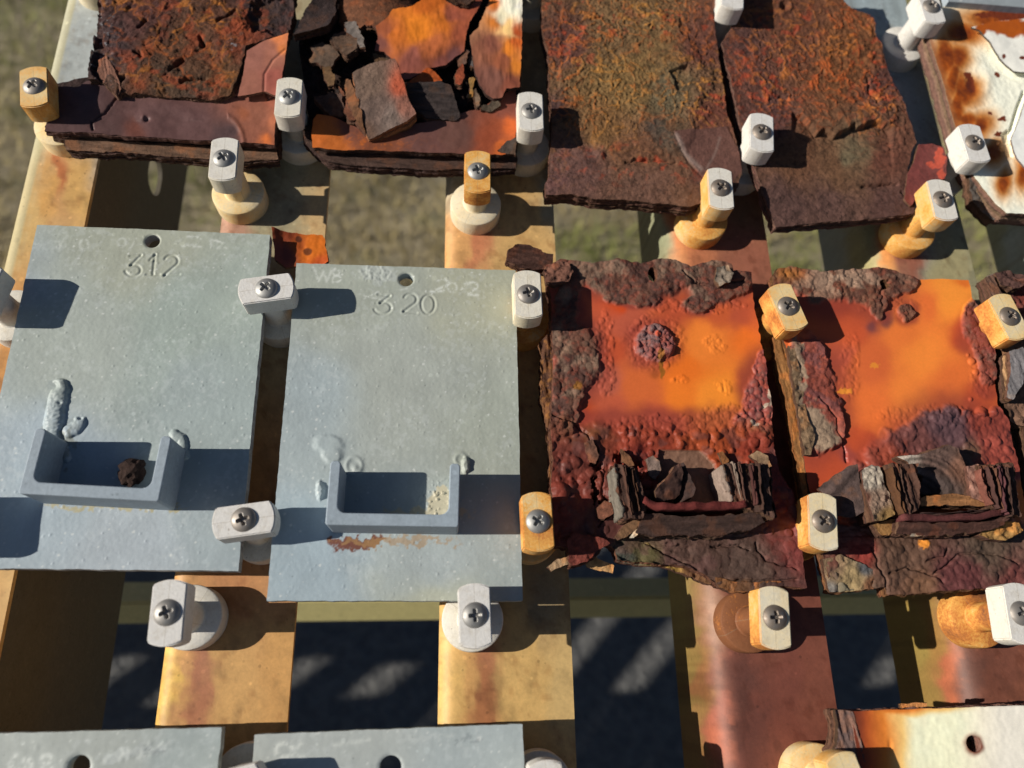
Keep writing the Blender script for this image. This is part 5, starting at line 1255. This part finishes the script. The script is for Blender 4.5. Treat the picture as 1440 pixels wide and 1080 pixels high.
flake('lamination', t2, [(426, 178), (442, 176), (460, 190), (480, 200), (560, 205), (700, 205), (726, 200), (726, 236), (600, 238), (500, 232), (460, 226), (444, 214), (428, 200)], -3.5, 6, S(78, 58, 50), 7, (0, .05), 205, stri=1.5, relief=.7, side=S(64, 46, 40), edge=1.2)
flake('broken_core', t2, [(420, 60), (470, -40), (734, -40), (732, 120), (726, 216), (600, 219), (480, 217), (438, 208), (428, 120)], -3.5, 7, S(46, 36, 34), 5, (0, 0), 206, relief=1.6, step=.6, side=S(50, 38, 34))
# glossy torn skins
def skA(U, V, px, py):
    return kp(px, py, [(590, 40, 18, S(222, 126, 40)), (560, 50, 12, S(200, 108, 44)), (620, 30, 14, S(206, 112, 42)), (640, 20, 12, S(150, 80, 60)), (650, 45, 12, S(160, 84, 58)), (610, 65, 14, S(176, 96, 56)), (580, 85, 12, S(136, 78, 66)), (620, 85, 12, S(126, 72, 62)), (570, 105, 8, S(150, 84, 70)), (535, 60, 10, S(120, 72, 62)), (545, 45, 10, S(150, 82, 54)), (640, 80, 10, S(112, 70, 66)), (600, 10, 14, S(196, 100, 36)), (665, 10, 10, S(140, 72, 52))], 5, .05, 5) * (.9 + .2 * fbm(U * .4, V * .4, 3, 3))[:, None]
slab('torn_skin', t2, jag(PP([(529, 38), (545, 26), (552, 14), (580, 10), (596, -2), (600, -40), (668, -40), (678, 2), (672, 16), (660, 32), (656, 46), (653, 72), (640, 80), (628, 90), (604, 95), (585, 105), (568, 111), (562, 98), (552, 84), (540, 72), (527, 70), (531, 55)], 6), .3, .6, .45, 211), 6, 2.2,
     lambda U, V, px, py: .7 * sn(U * .07, V * .07, 3, 6) + .12 * sn(U * .4, V * .15, 3, 7) + 1.2 * gm(px, py, [(590, 45, 40, 30)]) - .8 * sst(20, 0, dline(px, py, [(529, 60), (568, 111), (640, 80)])), skA, .42, 3, .6, .42, sidecol=S(74, 48, 40), seed=211)
def skB(U, V, px, py):
    return kp(px, py, [(718, 15, 9, S(252, 240, 214)), (705, 22, 9, S(252, 232, 196)), (726, 8, 6, S(240, 236, 220)), (715, -5, 9, S(252, 240, 214)), (712, 40, 8, S(246, 200, 130)), (695, 30, 9, S(206, 120, 50)), (728, 42, 6, S(176, 80, 40)), (690, 60, 10, S(130, 78, 62)), (715, 70, 8, S(226, 130, 46)), (725, 60, 6, S(206, 100, 44)), (705, 85, 10, S(150, 86, 60)), (724, 90, 6, S(222, 130, 50)), (690, 110, 12, S(120, 78, 66)), (715, 115, 8, S(136, 76, 58)), (695, 5, 8, S(206, 110, 44))], 4, .06, 9)
slab('torn_skin', t2, jag(PP([(684, 12), (692, -10), (700, -40), (735, -40), (734, 60), (731, 123), (720, 124), (712, 124), (706, 136), (694, 138), (684, 132), (674, 118), (668, 100), (664, 78), (660, 50), (672, 38), (678, 24)], 6), .3, .6, .45, 213), 6, 2.2,
     lambda U, V, px, py: .5 * sn(U * .08, V * .08, 3, 16) + .15 * sn(U * .5, V * .1, 3, 7) - .5 * sst(14, 0, dline(px, py, [(664, 78), (690, 136), (712, 128)])), skB, .42, 3, .6, .42, sidecol=S(66, 44, 38), seed=213)
flake('torn_skin', t2, [(566, 120), (580, 112), (602, 97), (612, 102), (622, 112), (612, 120), (590, 121)], 5, 2, S(176, 86, 40), 3, (-.05, .2), 214, rough=.5, relief=.2)
flake('layered_block', t2, [(572, 122), (620, 120), (634, 126), (648, 160), (640, 164), (600, 160), (576, 148)], 6, 9, S(64, 54, 52), 8, (0, .35), 215, stri=1.5, relief=.8, side=S(70, 52, 46))
flake('tilted_shard', t2, [(496, 104), (520, 96), (556, 92), (562, 104), (568, 120), (574, 140), (585, 160), (572, 168), (540, 178), (517, 186), (508, 160), (500, 130)], 10, 7,
      lambda U, V, px, py: kp(px, py, [(520, 120, 12, S(104, 84, 72)), (530, 150, 12, S(100, 82, 74)), (548, 160, 10, S(112, 96, 88)), (562, 125, 7, S(166, 80, 54)), (566, 150, 7, S(128, 84, 70)), (512, 175, 8, S(92, 70, 58))]) * (.75 + .5 * fbm(U * .3, V * .3, 4, 3))[:, None], 6, (.12, .22), 216, relief=.25, side=S(124, 84, 56), edge=.8)
for i, (pl, w_, th, c, tl) in enumerate([
    ([(470, 46), (492, 36), (502, 50), (504, 74), (488, 82), (474, 70), (466, 58)], 6, 5, S(108, 84, 68), (.1, -.2)),
    ([(434, 62), (452, 58), (468, 66), (478, 80), (462, 94), (448, 88), (434, 82), (440, 72)], 4, 3, S(104, 84, 70), (.2, .1)),
    ([(484, 28), (500, 30), (508, 48), (514, 70), (506, 68), (500, 52), (488, 44)], 8, 3, S(120, 110, 104), (.3, 0)),
    ([(440, 0), (420, 30), (416, 62), (440, 58), (462, 46), (470, 24), (476, -20), (444, -40)], 4.5, 5, S(66, 52, 50), (0, 0)),
    ([(478, -40), (474, 10), (482, 24), (496, 32), (512, 28), (530, 34), (546, 22), (556, 8), (582, 8), (596, -6), (598, -40)], 7, 5, S(120, 76, 52), (0, .05)),
    ([(452, 94), (464, 96), (472, 112), (470, 126), (462, 122), (456, 108)], 3, 3, S(112, 84, 56), (.3, 0)),
    ([(442, 138), (468, 132), (480, 138), (488, 156), (476, 162), (458, 156)], 3.5, 2.5, S(96, 72, 62), (.1, .3)),
    ([(474, 96), (490, 102), (500, 130), (508, 160), (514, 184), (504, 176), (492, 150), (482, 122)], 7, 6, S(120, 82, 56), (.5, 0)),
    ([(476, 122), (484, 130), (496, 160), (502, 176), (490, 172), (482, 152)], 4, 4, S(112, 68, 48), (.4, 0)),
    ([(524, 78), (548, 78), (558, 90), (548, 94), (530, 92)], 3, 2.5, S(96, 78, 60), (.1, .2)),
    ([(640, 78), (652, 66), (660, 74), (656, 88), (644, 92)], 5, 3, S(104, 80, 70), (.2, .1)),
    ([(656, 68), (668, 70), (672, 80), (668, 96), (660, 88)], 4, 3, S(92, 84, 82), (.3, 0)),
    ([(640, 104), (650, 94), (654, 108), (648, 118), (640, 116)], 3.5, 3, S(156, 76, 48), (.2, .2)),
    ([(660, 110), (667, 112), (664, 134), (660, 136)], 3, 3, S(150, 116, 66), (.3, .1)),
    ([(668, 128), (674, 136), (674, 150), (670, 154)], 3, 2, S(120, 98, 80), (.3, .1)),
    ([(676, 148), (700, 142), (704, 150), (690, 156), (676, 156)], 3, 2, S(96, 82, 68), (0, .1)),
    ([(698, 212), (712, 198), (726, 194), (726, 216)], 3, 2, S(92, 78, 70), (0, .1)),
    ([(626, 0), (650, -4), (674, -6), (660, 6), (642, 4)], 9, 2, S(86, 62, 50), (0, .1)),
]): flake('rust_flake', t2, pl, w_, th, c * .8, 5, tl, 230 + i * 3, am=.65, edge=1.1, step=.36, top=(lambda ang, cu, o: (lambda U, V, px, py: cu * ((U - o[0]) * math.cos(ang) + (V - o[1]) * math.sin(ang)) ** 2 * .03 + .18 * sn(U * .25, V * .25, 4, 9)))(i * 1.7, (.9, -.6, 1.2)[i % 3], PP(pl, w_).mean(0)))

# --- white peeling coupon, upper right
P5 = [(1305, 44), (1318, 24), (1330, 4), (1470, 16), (1500, 300), (1470, 305), (1440, 300), (1415, 300), (1398, 285), (1385, 268), (1372, 252), (1360, 232), (1348, 190), (1336, 150), (1322, 100), (1310, 66)]
def p5_col(U, V, px, py):
    W_ = S(250, 243, 224); st = S(166, 82, 26); dk = S(88, 38, 24)
    m = gm(px, py, [(1345, 80, 22, 28), (1355, 45, 34, 20), (1400, 25, 60, 18), (1440, 40, 40, 20), (1340, 110, 14, 40), (1380, 175, 22, 22, 30), (1360, 170, 22, 16), (1398, 215, 18, 20, 40), (1412, 255, 14, 24), (1440, 240, 16, 30), (1360, 130, 22, 26), (1330, 80, 18, 50), (1350, 140, 12, 60)], 4, .035, 3)
    c = mixc(np.tile(W_, (len(U), 1)), S(232, 180, 96), np.clip(m * 1.4 - .1, 0, 1) * .95); c = mixc(c, st, np.clip((m - .33) * 1.7, 0, 1)); c = mixc(c, dk, np.clip((m - .78 + .12 * sn(U * .25, V * .25, 4, 4)) * 2.6, 0, .9))
    sp = sst(.5, .6, gm(px, py, [(1366, 118, 7, 14, -14), (1362, 106, 6, 5), (1402, 105, 5, 4, 30), (1409, 168, 6, 4), (1404, 188, 5, 4), (1392, 160, 3, 3), (1424, 20, 60, 6), (1440, 30, 40, 8)], 2, .2, 3)); c = mixc(c, S(110, 50, 30), sp)
    ed = sst(9, 1, dline(px, py, [(1306, 50), (1322, 100), (1336, 150), (1348, 192), (1360, 235)])); return mixc(c, S(150, 84, 46), ed * .8)
def p5_top(U, V, px, py):
    h = .35 * sn(U * .05, V * .05, 3, 5) + .1 * sn(U * .5, V * .5, 3, 6) - .8 * gm(px, py, [(1368, 118, 6, 13, -14)]) + .4 * np.exp(-((np.hypot((px - 1364) / 26, (py - 112) / 28) - 1) / .25) ** 2)
    h = h - 2.0 * sst(3.5, 1.0, dline(px, py, [(1440, 130), (1432, 150), (1424, 175), (1420, 190)])) - 2.0 * sst(.5, .6, gm(px, py, [(1417, 192, 8, 9), (1416, 206, 14, 7, 20), (1420, 215, 5, 8)], 2, .2, 4))
    return h
c_ = PP(P5, 3).mean(0)
t5 = thing('rusted_coupon', 'white coated coupon with brown rust stains and a lifted peel in the upper right', 'metal panel', c_[0], c_[1], -11)
slab('plate', t5, jag(PP(P5, 3), .25, .8, .3, 303), 3, 11, p5_top, p5_col, lambda U, V, px, py: np.full(len(U), .38), 8, .8, .45, sidecol=S(110, 86, 72), seed=303)
slab('lifted_peel', t5, jag(PP([(1364, 40), (1376, 44), (1392, 62), (1404, 84), (1424, 102), (1440, 104), (1480, 100), (1490, 30), (1440, 26), (1400, 30)], 6), .2, .8, .3, 305), 6, 1.0, lambda U, V, px, py: 1.6 * sst(40, 0, dline(px, py, [(1364, 40), (1404, 84), (1440, 104)])) * .6 + .2 * sn(U * .1, V * .1, 3, 3),
     lambda U, V, px, py: mixc(mixc(np.tile(S(240, 238, 228), (len(U), 1)), S(170, 84, 26), sst(.4, .7, gm(px, py, [(1430, 38, 60, 14), (1390, 40, 24, 8)], 5, .08, 3))), S(106, 46, 26), sst(.5, .6, gm(px, py, [(1410, 80, 3, 4), (1437, 82, 5, 3)], 1))), .35, 1, 0, .45, sidecol=S(70, 60, 54), seed=305)  # dark rim colour paints the shaded gap under the peel
slab('lifted_peel', t5, jag(PP([(1443, 140), (1436, 160), (1428, 182), (1422, 196), (1430, 222), (1446, 240), (1500, 240), (1500, 140)], 6), .25, .8, .3, 306), 6, 1.0, lambda U, V, px, py: .25 * sn(U * .1, V * .1, 3, 3), lambda U, V, px, py: np.tile(S(236, 236, 230), (len(U), 1)), .4, 1, 0, .6, sidecol=S(90, 80, 76), seed=306)  # rim darkened as well, for the shade of its gap
flake('lamination', t5, [(1358, 244), (1372, 250), (1390, 268), (1412, 296), (1404, 304), (1390, 296), (1376, 286), (1362, 268)], -1, 6, S(92, 84, 78), 5, (.1, .3), 307, relief=.8)

# --- dark splintered coupon at the right border
t10 = thing('rusted_coupon', 'splintered dark coupon cut by the right border beside the amber clamp', 'metal panel', *P(1470, 500, 0), -11)
flake('plate', t10, [(1388, 388), (1400, 384), (1440, 392), (1560, 400), (1600, 800), (1465, 800), (1440, 600), (1420, 590), (1412, 540), (1408, 480), (1396, 420)], -1, 8, lambda U, V, px, py: kp(px, py, [(1395, 395, 8, S(120, 104, 96)), (1415, 395, 10, S(78, 54, 50)), (1436, 405, 8, S(110, 50, 40)), (1425, 560, 14, S(110, 82, 66)), (1415, 530, 6, S(160, 110, 66))]) * (.6 + .8 * fbm(U * .4, V * .4, 4, 3))[:, None], 7, (0, 0), 401, relief=1.0, step=.6)
flake('scale_chip', t10, [(1404, 382), (1418, 378), (1440, 388), (1440, 404), (1422, 408), (1408, 400)], 5, 5, S(84, 58, 52), 6, (.2, -.3), 402, relief=1.2, am=.7)
flake('splinter', t10, [(1418, 494), (1434, 490), (1440, 500), (1438, 540), (1428, 560), (1420, 556), (1422, 520)], 6, 6, S(120, 116, 118), 5, (.3, .05), 403, stri=.1, relief=.6)
flake('splinter', t10, [(1410, 500), (1417, 500), (1420, 540), (1417, 556), (1411, 530)], 3, 5, S(180, 140, 100), 5, (.2, 0), 404, stri=.1, relief=.6)
flake('splinter', t10, [(1386, 390), (1396, 386), (1412, 418), (1406, 424), (1396, 420)], 5, 8, S(112, 84, 70), 7, (0, 0), 405, stri=.4, relief=.6)

# --- white and orange coupon at the bottom right
P13 = [(1196, 1000), (1330, 994), (1560, 985)]
a_, b_ = P(1196, 1000, 2), P(1440, 992, 2); d_ = (b_ - a_) / np.linalg.norm(b_ - a_); n_ = np.array([d_[1], -d_[0]])
c13 = np.array([a_, a_ + d_ * 101, a_ + d_ * 101 + n_ * 150, a_ + n_ * 150])[::-1]
def p13_col(U, V, px, py):
    c = kp(px, py, [(1215, 1010, 12, S(130, 66, 48)), (1230, 1030, 12, S(196, 96, 44)), (1260, 1020, 14, S(226, 140, 62)), (1300, 1020, 16, S(252, 214, 146)), (1270, 1060, 14, S(255, 222, 158)), (1340, 1040, 20, S(255, 244, 212)), (1410, 1040, 22, S(250, 246, 228)), (1235, 1065, 10, S(214, 120, 54)), (1350, 1000, 14, S(226, 150, 80)), (1400, 1000, 14, S(238, 200, 150)), (1205, 1060, 10, S(120, 60, 44)), (1240, 1010, 12, S(186, 88, 44))], 3, .04, 3)
    c = mixc(np.tile(S(255, 244, 210), (len(U), 1)), S(238, 232, 218), sst(1330, 1420, px)) * (.95 + .08 * fbm(U * .2, V * .2, 4, 6))[:, None]
    ed = np.maximum(sst(1300, 1200, px + 8 * sn(U * .06, V * .06, 3, 8)), .85 * sst(1016, 994, py + .035 * (px - 1200) + 3 * sn(U * .08, V * .08, 3, 9)) * sst(1400, 1260, px)); c = mixc(c, S(246, 204, 128), sst(.0, .25, ed)); c = mixc(c, S(228, 134, 54), sst(.15, .6, ed)); c = mixc(c, S(170, 78, 40), sst(.45, 1, ed)); c = mixc(c, S(96, 48, 38), sst(.85, 1.05, ed))
    c = mixc(c, S(120, 56, 34), sst(.3, .75, gm(px, py, [(1370, 1047, 14, 15)], 2))); return mixc(c, S(140, 70, 46), sst(3, .5, np.abs(py - 997 + .03 * (px - 1200))) * .7)
t13 = thing('rusted_coupon', 'white coupon with orange left side and a rusty hole, cut by the bottom right corner', 'metal panel', *c13.mean(0), -10)
slab('plate', t13, jag(c13, .2, .9, .3, 501), 2, 10, lambda U, V, px, py: .2 * sn(U * .06, V * .06, 3, 5) + .06 * sn(U * .6, V * .6, 3, 7) - .5 * gm(px, py, [(1252, 1052, 2, 9)]), p13_col, .4, 8, 1.0, .6, holes=[circ(P(1369, 1046, 2), 3.0, 24)], sidecol=S(120, 88, 76), seed=501)
flake('lamination', t13, [(1174, 998), (1198, 1000), (1206, 1030), (1216, 1072), (1204, 1072), (1180, 1068), (1174, 1060), (1180, 1030)], 1.5, 10, S(112, 92, 88), 6, (.1, 0), 502, stri=.15, relief=1.0, edge=.9)
flake('hanging_scrap', t13, [(1264, 990), (1304, 988), (1304, 994), (1266, 996)], -1, 1.5, S(206, 140, 84), 2, (0, 0), 503)

# --- loose scraps lying on the rails
t = thing('rust_scrap', 'orange and brown scrap of coating lying between the coupons 312 and 320', 'rust flake', *P(425, 350, -6), -8)
flake('scrap', t, [(383, 322), (400, 326), (430, 330), (455, 330), (462, 368), (440, 375), (412, 375), (402, 376), (388, 368), (386, 350)], -6, 1.5, lambda U, V, px, py: mixc(kp(px, py, [(440, 350, 12, S(206, 108, 34)), (420, 345, 8, S(150, 72, 30)), (400, 360, 10, S(112, 58, 50)), (405, 330, 8, S(120, 54, 30)), (450, 368, 8, S(196, 88, 40))]), S(60, 34, 26), sst(.5, .7, gm(px, py, [(421, 336, 5, 6), (432, 355, 8, 6)], 2)) * .8), 2, (0, 0), 601, relief=.5, rough=.45, top=lambda U, V, px, py: .3 * sn(U * .2, V * .2, 3, 3) + 2.2 * sst(400, 384, px))
t = thing('rust_scrap', 'curled black brown scrap standing on the golden rail beside coupon 320', 'rust flake', *P(745, 362, -2), -12)
flake('scrap', t, [(712, 366), (716, 352), (728, 344), (744, 346), (756, 350), (764, 356), (778, 358), (778, 376), (760, 378), (735, 376)], 0, 6, S(76, 50, 42), 8, (0, .2), 602, stri=1.5, relief=1.4, edge=1.2, side=S(84, 56, 44))

# ------------------------------------------------------------------ unseen rack added out of frame to the left, to shade the ground
t = thing('added_shade_rack', 'unseen rack of grey coupons added left of the frame to shade the ground', 'rack', -1480, 0, RW)
mz = bpy.data.meshes.new('coupon'); bm = bmesh.new(); box_bm(bm, 0, 0, 0, .1016, .1524, .005); bm.to_mesh(mz); bm.free(); tinted(mz, (.4, .42, .42, .5)); mz.materials.append(M_ZINC)
mr = bpy.data.meshes.new('rail'); bm = bmesh.new(); box_bm(bm, 0, .05, -.001, .074, 1.15, .003); bm.to_mesh(mr); bm.free(); tinted(mr, (.4, .36, .28, .5)); mr.materials.append(M_RAIL)
rs = np.random.RandomState(2)
for i in range(14):
    o = bpy.data.objects.new('rail', mr); COL.objects.link(o); o.parent = t; o.location = ((i - 6.5) * .113 + .05, 0, 0)
    for j in range(6):
        if rs.rand() < .1: continue
        o = bpy.data.objects.new('coupon', mz); COL.objects.link(o); o.parent = t
        o.location = ((i - 6.5) * .113, -.42 + j * .196 + rs.uniform(-.014, .014), .017); o.rotation_euler = (0, 0, rs.uniform(-.06, .06))
